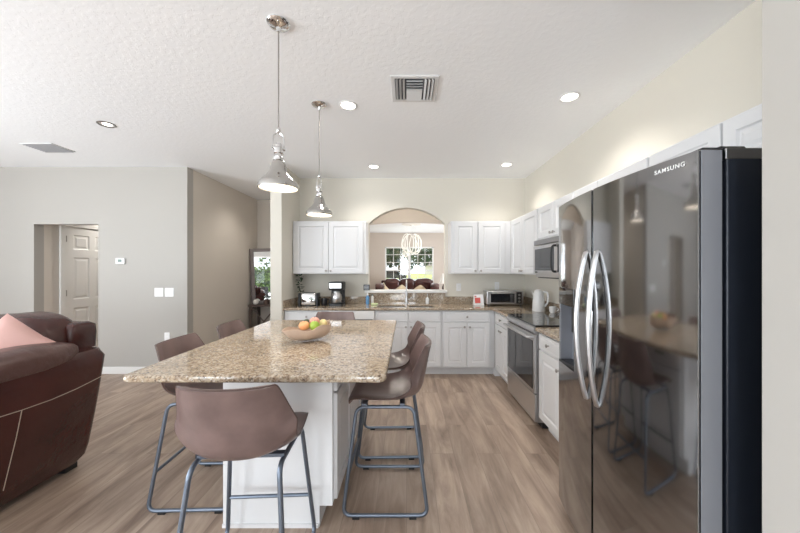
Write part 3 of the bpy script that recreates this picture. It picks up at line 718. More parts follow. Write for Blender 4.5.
# ------------------------------------------------------------------ stools
def make_stool(label, loc, rz):
    t = thing('bar_stool', label, 'bar stool', loc, rz, 'brown leather counter stools around the island')
    # profile (y, z, halfwidth, side rise, side forward)
    pf = [(.205,.628,.185,.004,0), (.20,.648,.195,.006,0), (.16,.656,.205,.010,0), (.06,.648,.215,.018,0), (-.05,.640,.225,.035,0), (-.13,.640,.232,.065,.01),
          (-.185,.655,.238,.092,.035), (-.215,.695,.240,.09,.065), (-.230,.75,.230,.06,.075), (-.243,.82,.216,.036,.066), (-.257,.89,.200,.022,.052), (-.267,.935,.188,.014,.042), (-.271,.952,.181,.006,.038)]
    A = [Vector((p[0], p[1], p[2])) for p in pf]; B = [Vector((p[3], p[4], 0)) for p in pf]
    sa = spline(A, 4); sb = spline(B, 4); nu = 20; G = []
    for (a, b) in zip(sa, sb):
        row = []
        for k in range(nu+1):
            u = -1+2*k/nu; uu = math.copysign(abs(u)**.95, u)
            row.append(Vector((uu*a.z, a.x+b.y*abs(u)**2.2, a.y+b.x*abs(u)**2.4)))
        G.append(row)
    nv = len(G); th = .022
    def nrm(i, k):
        du = G[i][min(k+1,nu)]-G[i][max(k-1,0)]; dv = G[min(i+1,nv-1)][k]-G[max(i-1,0)][k]
        return du.cross(dv).normalized()
    Nn = [[nrm(i,k) for k in range(nu+1)] for i in range(nv)]
    def edge(i, k):
        e = min(k, nu-k); return 1 if e > 1 else (.75 if e == 1 else .35)
    def shell(i0, i1, capa, capb):
        m = MB(); vs_ = []; 
        for i in range(i0, i1+1):
            for k in range(nu+1): vs_.append(G[i][k]+Nn[i][k]*th/2*edge(i,k))
        o = len(vs_)
        for i in range(i0, i1+1):
            for k in range(nu+1): vs_.append(G[i][k]-Nn[i][k]*th/2*edge(i,k))
        W = nu+1; n = i1-i0; fs = []
        for i in range(n):
            for k in range(nu):
                q = (i*W+k, i*W+k+1, (i+1)*W+k+1, (i+1)*W+k); fs.append(q); fs.append(tuple(o+x for x in q[::-1]))
            fs.append((i*W, (i+1)*W, o+(i+1)*W, o+i*W)); fs.append((i*W+nu, o+i*W+nu, o+(i+1)*W+nu, (i+1)*W+nu))
        for c, i in ((capa, 0), (capb, n)):
            for k in range(nu): fs.append((i*W+k, o+i*W+k, o+i*W+k+1, i*W+k+1))
        return m.add(vs_, fs)
    sp = 24
    shell(0, sp, 1, 0).build('seat', M['stool'], t, smooth=60)
    shell(sp, nv-1, 0, 1).build('backrest', M['stool'], t, smooth=60)
    # welt line round the rim
    rim = [G[i][0] for i in range(0, nv)] + [G[nv-1][k] for k in range(1, nu)] + [G[i][nu] for i in range(nv-1, -1, -1)]
    MB().tube(rim, .0045, 6).build('piping', M['stoolrim'], t)
    def loop(sx):
        pts = []
        P = [(.165,.607), (-.165,.607), (-.245,.016), (.235,.016)]; r = .05
        n = len(P)
        for i in range(n):
            p = Vector(P[i]); a = (Vector(P[i-1])-p).normalized(); b = (Vector(P[(i+1)%n])-p).normalized()
            p0 = p+a*r; p1 = p+b*r
            for k in range(6):
                s_ = k/5; q = p0*(1-s_)**2 + p*2*s_*(1-s_) + p1*s_*s_; pts.append(q)
        out = []
        for q in pts:
            f = (.607-q.y)/.591; out.append((sx*(.175+.05*f), q.x, q.y))
        return out
    for sx in (-1, 1):
        lg = MB().tube(loop(sx), .0105, 10, closed=True).build('leg_frame', M['legs'], t)
        for y in (-.16, .16): MB().box(sx*.225-.012, sx*.225+.012, y-.02, y+.02, 0, .012).build('foot_pad', M['black'], lg, smooth=0)
    f = lambda z: (.607-z)/.591
    for sy, z in ((1, .225), (-1, .225)):
        yy = (.165+.070*f(z)) if sy > 0 else -(.165+.080*f(z)); x = .175+.05*f(z)
        MB().tube([(-x, yy, z), (x, yy, z)], .009, 8).build('footrest', M['legs'], t)
    for y in (.12, -.10): MB().box(-.178, .178, y-.015, y+.015, .612, .626).build('seat_support', M['legs'], t, smooth=0)
    return t
st = make_stool('brown leather stool at the near end of the island, its back to the camera', (-.70, 1.455, 0), math.radians(3))
copy_tree(st, (-1.25, 2.07, 0), -PI/2+.03, 'brown leather stool on the left side of the island, nearer the camera')
copy_tree(st, (-1.25, 2.68, 0), -PI/2+.05, 'brown leather stool on the left side of the island, further back, only its top showing')
copy_tree(st, (-.124, 2.03, 0), PI/2, 'brown leather stool on the right side of the island, nearer the camera, fully seen')
copy_tree(st, (-.13, 2.59, 0), PI/2+.03, 'brown leather stool on the right side of the island, mostly behind another stool')
copy_tree(st, (-.745, 3.13, 0), PI, 'brown leather stool at the far end of the island, behind the fruit bowl')

# ------------------------------------------------------------------ fruit bowl
fb = thing('wooden_bowl', 'boat-shaped wooden bowl with a wavy rim on the granite island top', 'bowl', (-.655, 2.175, .920), math.radians(40))
mb = MB(); NT, NS = 20, 12
def bpt(t, s, off):
    L = .145; w_ = (.086-off)*max(.02, (1-abs(t)**2.4))**.6; rim = .074+(.030 if t > 0 else -.012)*abs(t)**2+.010*math.sin(6*t); bot = .004+.035*abs(t)**3+off
    if t < 0: bot -= .004*abs(t)**3
    a = PI*(s-.5); x = L*t*(1+.25*(t < 0)*(abs(s-.5)*2)**2 * abs(t)); y = w_*math.sin(a)
    z = bot+(rim-bot)*(1-math.cos(a))**.9
    return (x, y, z)
rows = []
for i in range(NT+1):
    t = -.985+1.97*i/NT; rows.append([bpt(t, k/NS, 0) for k in range(NS+1)]+[bpt(t, k/NS, .006) for k in range(NS, -1, -1)])
mb.loft(rows); mb.xf(Matrix.Diagonal((1.06,1.05,1.3,1))); mb.build('bowl', M['bowl'], fb, smooth=60)
def fruit(name, label, m, p, r, sq=(1,1,1), stem=True):
    o = thing(name, label, 'fruit', p, random.random()*3, None)
    pr = [(0,-.92*r),(.35*r,-.98*r),(.75*r,-.7*r),(r,-.1*r),(.93*r,.4*r),(.6*r,.82*r),(.25*r,.92*r),(.06*r,.80*r),(0,.76*r)]
    sm = [(max(0,v.x), v.y) for v in [Vector(q) for q in spline([(a,b,0) for a,b in pr], 3)]]
    MB().lathe(sm, n=20).xf(Matrix.Diagonal((*sq,1))).build('flesh', m, o)
    if stem: MB().tube([(0,0,.76*r*sq[2]),(.004,0,1.15*r*sq[2])], .0018, 6).build('stem', M['darkwood'], o)
    return o
fz = .938
fruit('peach', 'orange peach at the left end of the wooden bowl', M['peach'], (-.695, 2.175, fz+.085), .034, (1.1,1,.9))
fruit('apple', 'bright green apple in the middle of the wooden bowl', M['apple'], (-.628, 2.185, fz+.082), .033)
fruit('peach', 'pink peach on top at the back of the wooden bowl', M['pinkfruit'], (-.645, 2.245, fz+.100), .036, (1.15,1,.9))
fruit('lemon', 'pale yellow lemon at the right end of the wooden bowl', M['lemon'], (-.585, 2.245, fz+.085), .028, (1.0,1,1.2), False)
fruit('lime', 'dark green fruit behind the orange peach in the bowl', M['darkfruit'], (-.70, 2.245, fz+.095), .024, (1,1,1), False)

# ------------------------------------------------------------------ pendants
def make_pendant(label, loc):
    t = thing('pendant_lamp', label, 'pendant lamp', loc, .5, 'chrome pendant lamps over the island')
    MB().lathe([(0,-.001),(.062,-.001),(.064,-.006),(.058,-.014),(.040,-.022),(.014,-.030),(.008,-.05),(0,-.05)]).build('canopy', M['chrome'], t)
    MB().cyl((0,0,-.60), .0038, .56, 'z', 8).build('rod', M['nickel'], t)
    y = MB(); y.lathe([(0,-.585),(.010,-.59),(.013,-.605),(.008,-.62),(0,-.625)])
    for s in (-1, 1): y.tube(spline([(0,0,-.615),(s*.024,0,-.635),(s*.030,0,-.67),(s*.030,0,-.705)],4), .004, 8); y.cyl((s*.030-.005,0,-.705), .010, .010, 'x', 12)
    y.tube([(-.034,0,-.705),(.034,0,-.705)], .004, 8); y.build('yoke', M['chrome'], t)
    MB().lathe([(0,-.675),(.014,-.678),(.018,-.69),(.018,-.70),(.026,-.708),(.026,-.735),(.021,-.74),(.024,-.755),(.030,-.76),(.030,-.775),(0,-.775)]).build('socket', M['chrome'], t)
    o = [(.022,-.77),(.034,-.785),(.040,-.80),(.046,-.83),(.060,-.855),(.085,-.88),(.102,-.898),(.1075,-.91),(.1075,-.932)]
    i = [(.104,-.932),(.103,-.911),(.098,-.900),(.082,-.884),(.056,-.858),(.043,-.832),(.036,-.80),(.02,-.775)]
    MB().lathe(o+i, closed=True, n=40).build('lamp_shade', mat('polished_nickel', (.52, .51, .49), .14, 1), t)
    MB().lathe([(.0,-.926),(.102,-.926),(.102,-.922),(0,-.922)], n=36).build('diffuser', M['pendglow'], t)
    light('pendant_light', 'SPOT', (0,0,-.935), (0,0,0), 13, (1,.9,.78), .09, spot=math.radians(150), parent=t, blend=.6)
    return t
p1 = make_pendant('chrome bell pendant lamp over the island, the nearer and larger one', (-.72, 1.80, H))
copy_tree(p1, (-.73, 2.68, H), 1.2, 'chrome bell pendant lamp over the far half of the island')

# ------------------------------------------------------------------ recessed lights and vents
def make_can(label, loc, en=25):
    t = thing('recessed_light', label, 'ceiling light', loc, 0, 'recessed ceiling lights')
    MB().lathe([(.078,0),(.080,-.004),(.066,-.008),(.058,-.003),(.058,0)], closed=True, n=36).build('trim_ring', M['white'], t)
    MB().lathe([(0,-.002),(.058,-.002),(.058,-.0005),(0,-.0005)], n=32).build('lens', M['lampglow'], t)
    light('can_light', 'SPOT', (0,0,-.02), (0,0,0), en, (1,.95,.88), .06, spot=math.radians(130), parent=t, blend=.8)
    return t
def boost(t, f):
    for c in kids(t):
        if c.type == 'LIGHT': c.data = c.data.copy(); c.data.energy *= f
c1 = make_can('bright round recessed light beside the far pendant canopy', (-.493, 2.70, H))
copy_tree(c1, (1.31, 2.57, H), 0, 'bright round recessed light in front of the refrigerator side wall')
copy_tree(c1, (-.44, 4.30, H), 0, 'small bright recessed light above the left side of the arch')
copy_tree(c1, (1.32, 4.22, H), 0, 'small bright recessed light near the back right corner')
boost(copy_tree(c1, (-4.6, 5.6, H), 0, 'added unseen recessed light brightening the hallway behind the opening'), 3.4)  # unseen can added to light the dark hallway
boost(copy_tree(c1, (-2.35, 5.3, H), 0, 'added unseen recessed light brightening the nook in front of the mirror'), 0.8)  # unseen can added to light the return wall and nook
fl = thing('header_fill_light', 'added unseen round flush light brightening the arched header', 'ceiling light', (0, 5.7, H))  # unseen fitting added so its bulb lights the header
MB().lathe([(.15,0),(.16,-.02),(.15,-.03),(.0,-.03)]).build('base', M['nickel'], fl); MB().lathe([(.14,-.03),(.12,-.07),(.06,-.09),(0,-.095)]).build('diffuser', M['lampglow'], fl)
light('header_fill_bulb', 'POINT', (0,0,-.16), (0,0,0), 19, (1,.92,.82), .1, parent=fl)
boost(copy_tree(c1, (-1.2, 9.0, H), 0, 'added unseen recessed light brightening the far room left of the chandelier'), 1.08)  # unseen can added to brighten the far room
boost(copy_tree(c1, (2.0, 9.0, H), 0, 'added unseen recessed light brightening the far room right of the chandelier'), 1.08)  # its added counterpart on the right, also unseen
e = thing('eyeball_light', 'recessed light with a tilted dark ring in the living room ceiling', 'ceiling light', (-2.86, 3.05, H))
MB().lathe([(.072,0),(.074,-.004),(.062,-.010),(.054,-.004),(.054,0)], closed=True, n=32).build('trim_ring', M['nickel'], e)
MB().lathe([(0,-.003),(.034,-.003),(.034,-.0005),(0,-.0005)], c=(.008,0,0), n=24).build('lens', M['lampglow'], e)

v = thing('supply_vent', 'square white supply vent in the kitchen ceiling', 'ceiling vent', (.06, 2.455, H))
fr = MB(); W = .175
grid_slab(fr, [-W,-.145,.145,W], [-W,-.145,.145,W], lambda i,j: (i,j) != (1,1), -.010, 0); fr.build('frame', M['ventwhite'], v, bevel=.003)
MB().box(-.146,.146,-.146,.146,-.0015,-.0005).build('duct', M['ventdark'], v, smooth=0)
def slat(p0, p1, tilt, wd=.026):
    m = MB(); p0 = Vector(p0); p1 = Vector(p1); d_ = (p1-p0).normalized(); s = Vector((-d_.y, d_.x, 0)); n = (s*math.cos(tilt)+Vector((0,0,-1))*math.sin(tilt))*wd/2
    o = Vector((0,0,1)).cross(d_)*.0; th = Vector((0,0,.0012))
    q = [p0-n, p1-n, p1+n, p0+n]; m.add([a-th for a in q]+[a+th for a in q], [(3,2,1,0),(4,5,6,7),(0,1,5,4),(1,2,6,5),(2,3,7,6),(3,0,4,7)]); return m
for k in range(3):
    slat((-.132+.026*k, -.142, -.011), (-.132+.026*k, .142, -.011), .75, .020).build('slat', M['ventwhite'], v, smooth=0)
    slat((.132-.026*k, .142, -.011), (.132-.026*k, -.142, -.011), .75, .020).build('slat', M['ventwhite'], v, smooth=0)
for k in range(0):
    sgn = 1; y = -.125+.05*k
    (slat((-.062, y, -.011), (.062, y, -.011), .45, .050) if k >= 3 else slat((.062, y, -.011), (-.062, y, -.011), .45, .050)).build('slat', M['ventwhite'], v, smooth=0)
for k in range(8):
    y = -.122+.035*k
    a_, b_ = ((-.060, y, -.010), (.060, y, -.010)) if k >= 4 else ((.060, y, -.010), (-.060, y, -.010))
    slat(a_, b_, .8 if k < 4 else .35, .033).build('slat', M['ventwhite'], v, smooth=0)
v2 = thing('return_vent', 'grey return vent in the living room ceiling', 'ceiling vent', (-4.06, 3.63, H))
fr = MB(); grid_slab(fr, [-.175,-.165,.165,.175], [-.13,-.12,.12,.13], lambda i,j: (i,j) != (1,1), -.008, 0); fr.build('frame', M['ventwhite'], v2, bevel=.003)
MB().box(-.166,.166,-.121,.121,-.0015,-.0005).build('duct', M['ventdark'], v2, smooth=0)
for k in range(9): slat((-.165, -.108+.027*k, -.008), (.165, -.108+.027*k, -.008), .6, .02).build('slat', M['ventgrey'], v2, smooth=0)

# wall plates
def plate(name, label, cat, loc, W_, H_, rz, kind):
    t = thing(name, label, cat, loc, rz)
    MB().box(-W_/2, W_/2, -.006, 0, -H_/2, H_/2).build('plate', M['white'], t, bevel=.003)
    if kind == 'sw':
        n = max(1, round((W_-.02)/.046))
        for k in range(n):
            x = (k-(n-1)/2)*.046; MB().box(x-.016, x+.016, -.010, -.005, -.033, .033).build('rocker', M['trim'], t, bevel=.002)
    elif kind == 'out':
        for z in (-.02, .02): MB().cyl((0,-.009,z), .016, .004, 'y', 16).build('socket', M['trim'], t)
    else:
        MB().box(-.028, .028, -.022, -.005, -.02, .035).build('housing', M['white'], t, bevel=.003)
        MB().box(-.020, .020, -.0235, -.021, -.004, .022).build('screen', M['glow_green'], t, smooth=0)
    return t
th_ = thing('thermostat', 'small white thermostat with a grey screen on the living room wall', 'thermostat', (-3.85, 4.32, 1.52))
MB().box(-.06,.06,-.024,0,-.042,.042).build('housing', M['white'], th_, bevel=.006)
MB().box(-.025,.025,-.0255,-.0235,-.012,.022).build('screen', M['glow_green'], th_, smooth=0)
plate('light_switch', 'left of the two white switch plates on the living room wall', 'light switch', (-3.34, 4.32, 1.10), .116, .116, 0, 'sw')
plate('light_switch', 'right of the two white switch plates, nearest the wall corner', 'light switch', (-3.20, 4.32, 1.10), .116, .116, 0, 'sw')
plate('wall_outlet', 'white outlet low on the living room wall near the corner', 'outlet', (-3.23, 4.32, .50), .07, .115, 0, 'out')
plate('wall_outlet', 'white outlet on the back wall just right of the arch', 'outlet', (.79, 4.85, 1.14), .07, .115, 0, 'out')
plate('wall_outlet', 'white outlet on the back wall above the toaster oven', 'outlet', (1.37, 4.85, 1.16), .07, .115, 0, 'out')

# ------------------------------------------------------------------ console table and mirror in the nook
tb = thing('console_table', 'dark wooden console table with crossed braces in the nook', 'console table', (-2.435, 6.12, 0))
MB().box(-.50,.50,-.20,.20,.72,.755).build('tabletop', M['darkwood'], tb, bevel=.004)
for sx in (-1,1):
    for sy in (-1,1): MB().box(sx*.465-.022, sx*.465+.022, sy*.165-.022, sy*.165+.022, 0, .72).build('leg', M['darkwood'], tb, bevel=.003)
xb = MB()
for a, b in ((-.44, 0), (0, .44)):
    xb.tube([(a,-.165,.70),(b,-.165,.18)], .012, 6); xb.tube([(b,-.160,.70),(a,-.160,.18)], .012, 6)
xb.build('cross_brace', M['darkwood'], tb)
MB().box(-.46,.46,-.17,.17,.14,.165).build('shelf', M['darkwood'], tb, smooth=0)
mr = thing('leaning_mirror', 'grey wood framed mirror leaning on the console table', 'mirror', (-2.46, 6.14, .776), math.radians(16))
W_, Hh, t_, fwd = .45, 1.04, .03, .055
R = Matrix.Rotation(math.radians(-2.5), 4, 'Y') @ Matrix.Rotation(math.radians(-1), 4, 'X')
fr = MB(); fr.box(-W_,-W_+fwd,-t_/2,t_/2,0,Hh); fr.box(W_-fwd,W_,-t_/2,t_/2,0,Hh); fr.box(-W_+fwd,W_-fwd,-t_/2,t_/2,0,fwd); fr.box(-W_+fwd,W_-fwd,-t_/2,t_/2,Hh-fwd,Hh)
fr.xf(R).build('frame', M['greywood'], mr, bevel=.003)
MB().box(-W_-.014,-W_,-t_/2,t_/2+.004,0,Hh+.002).xf(R).build('frame_edge', M['darkwood'], mr, smooth=0)
MB().box(-W_+fwd-.005, W_-fwd+.005, -.004, .006, fwd-.005, Hh-fwd+.005).xf(R).build('mirror_glass', M['mirror'], mr, smooth=0)
tag(MB().sup((0,0,.05),(.05,.05,.05),2).build('decor_ball', M['offwhite']), 'white decorative ball on the console table', 'ornament').location = (-2.80, 5.945, .755)
pp = thing('table_plant', 'small dark potted plant on the console table', 'plant', (-2.62, 5.98, .755))
MB().lathe([(.035,0),(.05,.02),(.055,.09),(.048,.09),(.045,.03),(0,.02)]).build('pot', M['darkwood'], pp)
lf = MB()
for k in range(60):
    a = rr.random()*2*PI; el = rr.uniform(.1,1.4); r = rr.uniform(.03,.085); c = Vector((r*math.cos(a)*math.cos(el), r*math.sin(a)*math.cos(el), .10+r*math.sin(el)))
    d1 = Vector((math.cos(a),math.sin(a),rr.uniform(-.2,.8))).normalized()*.028; d2 = d1.cross(Vector((0,.3,1))).normalized()*.01
    lf.add([c-d1,c+d2,c+d1,c-d2],[(0,1,2,3)])
lf.build('leaves', M['leafd'], pp, smooth=0)

# ------------------------------------------------------------------ leather sofa (faces -Y); local origin: right rear floor corner of the outer arm
def make_sofa(label, loc, rz):
    t = thing('leather_sofa', label, 'sofa', loc, rz)
    Wd = 2.15
    def xo(z): # outer arm profile leans outward with height
        P = [(.06,-.165),(.17,-.125),(.46,-.065),(.70,-.025),(.82,-.005),(.86,-.03)]
        for (a, b), (c, d_) in zip(P, P[1:]):
            if z <= c: return b+(d_-b)*max(0, (z-a)/(c-a))
        return P[-1][1]
    def arm(s):
        m = MB(); rings = []
        for z in (.06,.10,.17,.28,.40,.52,.64,.74,.80,.84,.855):
            o = xo(z); r = .05; inn = -.29; yb = -.005 if z < .83 else -.03; yf = -.93 if z < .83 else -.90
            if z == .06: yb = -.04; o -= .01
            ring = rrect(inn, o, yf, yb, r, z, 4)
            rings.append([(p[0] if s > 0 else -Wd-p[0], p[1], p[2]) for p in ring])
        return m.loft(rings)
    for s in (1, -1):
        a = arm(s).build('arm', M['leather'], t, smooth=50)
        cx_ = -.135 if s > 0 else -Wd+.135
        MB().sup((cx_, -.55, .865), (.145, .40, .085), 3.2, 28, 16, f=lambda x,y,z: (x, y, z*(1+.06*math.sin(7*y)+.05*math.sin(4*x+3*y)))).build('arm_pad', M['leatherpad'], t, smooth=60)
        sx = (lambda z: xo(z)+.0015) if s > 0 else (lambda z: -Wd-xo(z)-.0015)
        st_ = MB()
        st_.tube([(sx(z), y, z) for y, z in [(-.01,.655),(-.06,.645),(-.2,.622),(-.35,.61),(-.50,.612),(-.7,.625),(-.9,.65)]], .0022, 6)
        st_.tube([(sx(z), -.50-.035*(.61-z), z) for z in (.61,.52,.46,.40,.30,.17)], .0022, 6)
        st_.build('stitching', M['stitch'], a)
    MB().loft([rrect(-Wd+ix, -ix, y0_, y1_, .03, z, 4) for z, ix, y0_, y1_ in ((.06,.30,-.06,.03),(.3,.295,-.08,.05),(.82,.295,-.10,.06),(.845,.15,-.13,.06),(.95,.148,-.13,.065),(1.01,.15,-.12,.06),(1.03,.17,-.09,.03))]).build('back_frame', M['leather'], t, smooth=50)
    MB().box(-Wd+.30, -.30, -.88, -.02, .07, .30).build('base', M['leather'], t, bevel=.02)
    n = 3; cw = (Wd-.56)/n
    for k in range(n):
        c = -.28-cw*(k+.5); e_ = .05 if k == 0 else 0
        MB().sup((c, -.50, .385), (cw/2+.005, .42, .10), 4.5, 28, 14).build('seat_cushion', M['leather'], t, smooth=60)
        m = MB().sup((c+e_, -.145, .805), (cw/2+.01+e_, .145, .305), 4.6, 28, 18, f=lambda x,y,z: (x*(1-.05*abs(z)), y*(1+.12*math.sin(3*z)), z*(1-.05*x*x+.02*math.sin(5*x))))
        m.build('back_cushion', M['leather'], t, smooth=60)
    for x in (-.26, -Wd+.26):
        for y in (-.06, -.86): MB().box(x-.04, x+.04, y-.04, y+.04, 0, .075).build('foot', M['black'], t, smooth=0)
    return t
so = make_sofa('large dark brown leather sofa at the left edge of the photo', (-2.125, 2.30, 0), 0)
def pillow(label, m, loc, rot, s=.22, name='throw_pillow'):
    mb = MB(); N = 14; vs_ = []
    for sgn in (1,-1):
        for i in range(N+1):
            for j in range(N+1):
                u = -1+2*i/N; v_ = -1+2*j/N; e_ = max(0,(1-u**4))*max(0,(1-v_**4))
                k = 1-.07*(1-abs(u*v_))*max(abs(u),abs(v_))**3
                vs_.append((u*s*k, sgn*.075*e_**.6, v_*s*k))
    fs = []; W2 = N+1
    for q in (0,1):
        for i in range(N):
            for j in range(N):
                f = (q*W2*W2+i*W2+j, q*W2*W2+(i+1)*W2+j, q*W2*W2+(i+1)*W2+j+1, q*W2*W2+i*W2+j+1); fs.append(f if q == 0 else f[::-1])
    o = mb.add(vs_, fs).build(name, m, smooth=60); o.location = loc; o.rotation_euler = rot
    return tag(o, label, 'pillow')
pillow('pale pink pillow resting in the corner of the brown sofa', M['pink'], (-2.40, 1.93, .835), (math.radians(-12), math.radians(42), math.radians(34)), .215)
# sofa in the far room
copy_tree(so, (1.10, 11.50, 0), 0, 'brown leather sofa below the far window, seen through the arch')
for x, lb in ((-.80, 'leftmost beige pillow on the far sofa'), (-.14, 'middle beige pillow on the far sofa, behind the faucet'), (.50, 'rightmost beige pillow on the far sofa')):
    p = pillow(lb, M['beige'], (x, 11.24, .72), (math.radians(-15), math.radians(45), 0), .18)
pt = MB(); pt.sup((0,0,0),(.98,.10,.07),4); o = pt.build('folded_throw', M['creamcloth']); o.location = (.12, 10.98, .56); tag(o, 'long cream throw laid along the seat of the far sofa', 'blanket')
lt = thing('table_lamp', 'table lamp with a white cone shade beside the far sofa', 'table lamp', (1.31, 11.35, .60))
MB().lathe([(.07,0),(.07,.015),(.02,.03),(.05,.12),(.05,.2),(.012,.28),(.008,.36)]).build('base', M['darkwood'], lt)
MB().lathe([(.15,.32),(.045,.68),(.04,.68),(.145,.32)], closed=True).build('lamp_shade', M['creamcloth'], lt)
stb = thing('side_table', 'small dark side table carrying the far table lamp', 'side table', (1.31, 11.35, 0))
MB().cyl((0,0,.575), .19, .025).build('tabletop', M['darkwood'], stb)
MB().cyl((0,0,0), .03, .575).build('pedestal', M['darkwood'], stb)
MB().cyl((0,0,0), .14, .02).build('base', M['darkwood'], stb)

# chandelier
ch = thing('ribbon_chandelier', 'white looping ribbon chandelier seen through the arch', 'chandelier', (.15, 9.7, H))
MB().lathe([(0,-.001),(.30,-.001),(.30,-.012),(.12,-.03),(.06,-.03),(.05,-.05),(0,-.05)]).build('canopy', M['creamcloth'], ch)
MB().cyl((0,0,-.32), .004, .29, 'z', 8).build('cable', M['white'], ch)
for k in range(6):
    a = k*PI/3+.3; pts = []
    for i in range(36):
        q = 2*PI*i/36; r = .05+.25*abs(math.sin(q))**.8; z = -.60+.29*math.cos(q)+.03*math.sin(3*q+k)
        tt = a+.42*math.sin(q); pts.append((r*math.cos(tt), r*math.sin(tt), z))
    MB().tube(pts, .016, 6, closed=True).build('ribbon_loop', M['chand'], ch)
for k in range(3):
    a = k*2.1; pts = [(-.17+.09*math.cos(q)*math.cos(a), .09*math.cos(q)*math.sin(a), -.86+.13*math.sin(q)) for q in [2*PI*i/24 for i in range(24)]]
    MB().tube(pts, .013, 6, closed=True).build('ribbon_loop', M['chand'], ch)

# ------------------------------------------------------------------ outdoors
def ring_slab(name, m, x0,x1,y0,y1,z0,z1): return struct(MB().box(x0,x1,y0,y1,z0,z1).build(name, m, smooth=0))
ring_slab('lawn', M['grass'], -90, 90, 12.2, 150, -.4, -.12)
ring_slab('lawn_side', M['grass'], -60, -6.45, -40, 12.2, -.4, -.12)
ring_slab('lawn_rear', M['grass'], -6.45, 60, -40, -4.15, -.4, -.12)
ring_slab('road', M['asphalt'], -90, 90, 46, 54, -.119, -.11)
ring_slab('patio', mat('patio_concrete', (.55,.52,.48), .8, var=.1), -10.5, -6.45, -8.0, 4.4, -.119, -.03)
ring_slab('patio_rear', bpy.data.materials['patio_concrete'], -6.45, 2, -8.0, -4.15, -.119, -.03)
def tree(label, loc, h, r, leafm, n=900, cat='tree', seed=1):
    q = random.Random(seed); t = thing('tree', label, cat, loc, 0, 'trees outside the windows')
    m = MB(); m.tube([(0,0,0),(.1,0,h*.3),(0,.1,h*.6),(0,0,h*.8)], [.04*h,.03*h,.02*h,.008*h], 8)
    for k in range(6):
        a = k*1.05; z = h*(.35+.06*k); m.tube([(0,0,z),(r*.6*math.cos(a), r*.6*math.sin(a), z+.25*h)], [.015*h,.004*h], 6)
    m.build('trunk', M['bark'], t)
    l = MB(); cl = [(Vector((q.uniform(-1,1)*r*.75, q.uniform(-1,1)*r*.75, h*(.5+.45*q.random()))), r*q.uniform(.25,.45)) for _ in range(14)]
    for k in range(n):
        c, rad = cl[k % len(cl)]; d_ = Vector((q.gauss(0,1), q.gauss(0,1), q.gauss(0,.8))).normalized(); p = c+d_*rad*q.uniform(.6,1)
        s = r*q.uniform(.05,.09); u = Vector((q.gauss(0,1),q.gauss(0,1),q.gauss(0,1))).normalized()*s; w_ = u.cross(Vector((q.gauss(0,1),q.gauss(0,1),q.gauss(0,1)))).normalized()*s*.6
        l.add([p-u, p+w_, p+u, p-w_], [(0,1,2,3)])
    l.build('foliage', leafm, t, smooth=0); return t
G0 = -.12
tree('big dark green tree outside the left half of the far window', (-4.5, 38, G0), 5.4, 4.0, M['leafd'], 3200, seed=2)
tree('tall loose tree outside the right half of the far window', (3.5, 34, G0), 4.8, 3.4, M['leafd'], 1500, seed=5)
tree('pale green tree across the road outside the far window', (-1.5, 62, G0), 8, 3.5, M['palm'], 900, seed=8)
tree('green tree across the road at the right of the far window', (9, 66, G0), 9, 4.0, M['leaf'], 900, seed=9)
for k, (x, y) in enumerate(((-14, -2), (-13.5, 3.4), (-15, 9.0), (-16, -14), (-14.5, -8))):
    tree(['light green garden tree outside the left glass door', 'garden tree straight outside the patio', 'garden tree beyond the patio corner', 'garden tree at the back of the side lawn', 'garden tree left of the patio'][k], (x, y, G0), 5.5, 2.3, M['palm'] if k % 2 == 0 else M['leaf'], 1300, seed=20+k)
for k, x in enumerate((-10, -4, 2, 8)):
    tree(['rear garden tree farthest left', 'rear garden tree behind the sofa side', 'rear garden tree behind the camera', 'rear garden tree farthest right'][k], (x, -13, G0), 5.5, 2.4, M['leaf'], 900, seed=40+k)
hs_ = thing('neighbour_house', 'pale house with a dark roof across the road', 'house', (16, 110, G0))
MB().box(-9,9,0,9,0,3).build('wall', M['stucco'], hs_, smooth=0)
MB().prism([(-.8,3),(9.8,3),(4.5,5.4)], -9.8, 9.8, 'x').build('roof', M['shingle'], hs_, smooth=0)
car = thing('parked_car', 'dark car parked on the road outside the far window', 'car', (-2.2, 48.6, -.11))
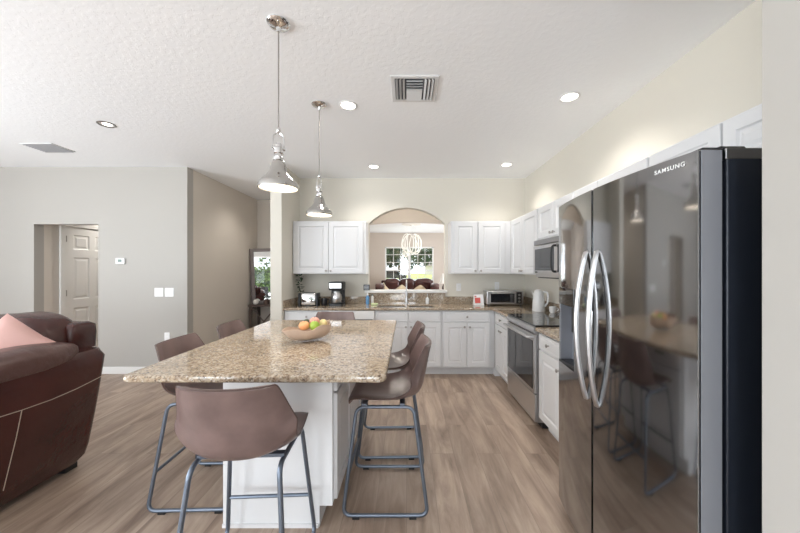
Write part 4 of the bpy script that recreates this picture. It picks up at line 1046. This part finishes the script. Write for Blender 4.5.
body = [(-2.2,.3),(-2.2,.75),(-1.9,.9),(-1.35,.95),(-.75,1.42),(.75,1.45),(1.35,1.0),(2.1,.85),(2.25,.6),(2.2,.3)]
MB().prism(body, -.85, .85, 'y').build('body', M['carpaint'], car, bevel=.08)
MB().prism([(-1.25,.98),(-.72,1.36),(.70,1.38),(1.2,1.0)], -.87, .87, 'y').build('window', M['blackglass'], car)
for x in (-1.35, 1.35):
    for y in (-.9, .7): MB().cyl((x,y,.32), .32, .2, 'y').build('wheel', M['tyre'], car)
# patio chairs seen in the mirror
def patio_chair(label, loc, rz):
    t = thing('patio_chair', label, 'patio chair', loc, rz, 'white framed patio chairs')
    for s in (-.26, .26): MB().tube(spline([(s,.25,0),(s,.27,.40),(s,.1,.62),(s,-.25,.60),(s,-.30,0)],5), .014, 8).build('side_frame', M['white'], t)
    MB().box(-.25,.25,-.26,.24,.38,.42).build('seat', M['black'], t, bevel=.01)
    MB().box(-.25,.25,-.30,-.26,.45,.95).build('backrest', M['black'], t, bevel=.01)
    return t
pc = patio_chair('white framed patio chair on the rear patio, nearest the glass', (-1.9, -5.4, -.03), .3)
copy_tree(pc, (-.9, -5.9, -.03), -.4, 'white framed patio chair on the rear patio, nearest the pantry side')
copy_tree(pc, (-2.7, -6.4, -.03), .9, 'white framed patio chair on the rear patio, nearest the hedge')
hd = thing('garden_hedge', 'clipped green hedge along the back of the rear garden', 'hedge', (-1, -11, G0)); l = MB(); q = random.Random(5)
for k in range(5200):
    p = Vector((q.uniform(-9,7), q.choice((-.5,.5))*q.uniform(.7,1), q.uniform(0,2.3))); u = Vector((q.gauss(0,1),q.gauss(0,1),q.gauss(0,1))).normalized()*.15; w_ = u.cross(Vector((q.gauss(0,1),q.gauss(0,1),1))).normalized()*.08
    l.add([p-u,p+w_,p+u,p-w_],[(0,1,2,3)])
l.build('foliage', M['leaf'], hd, smooth=0)
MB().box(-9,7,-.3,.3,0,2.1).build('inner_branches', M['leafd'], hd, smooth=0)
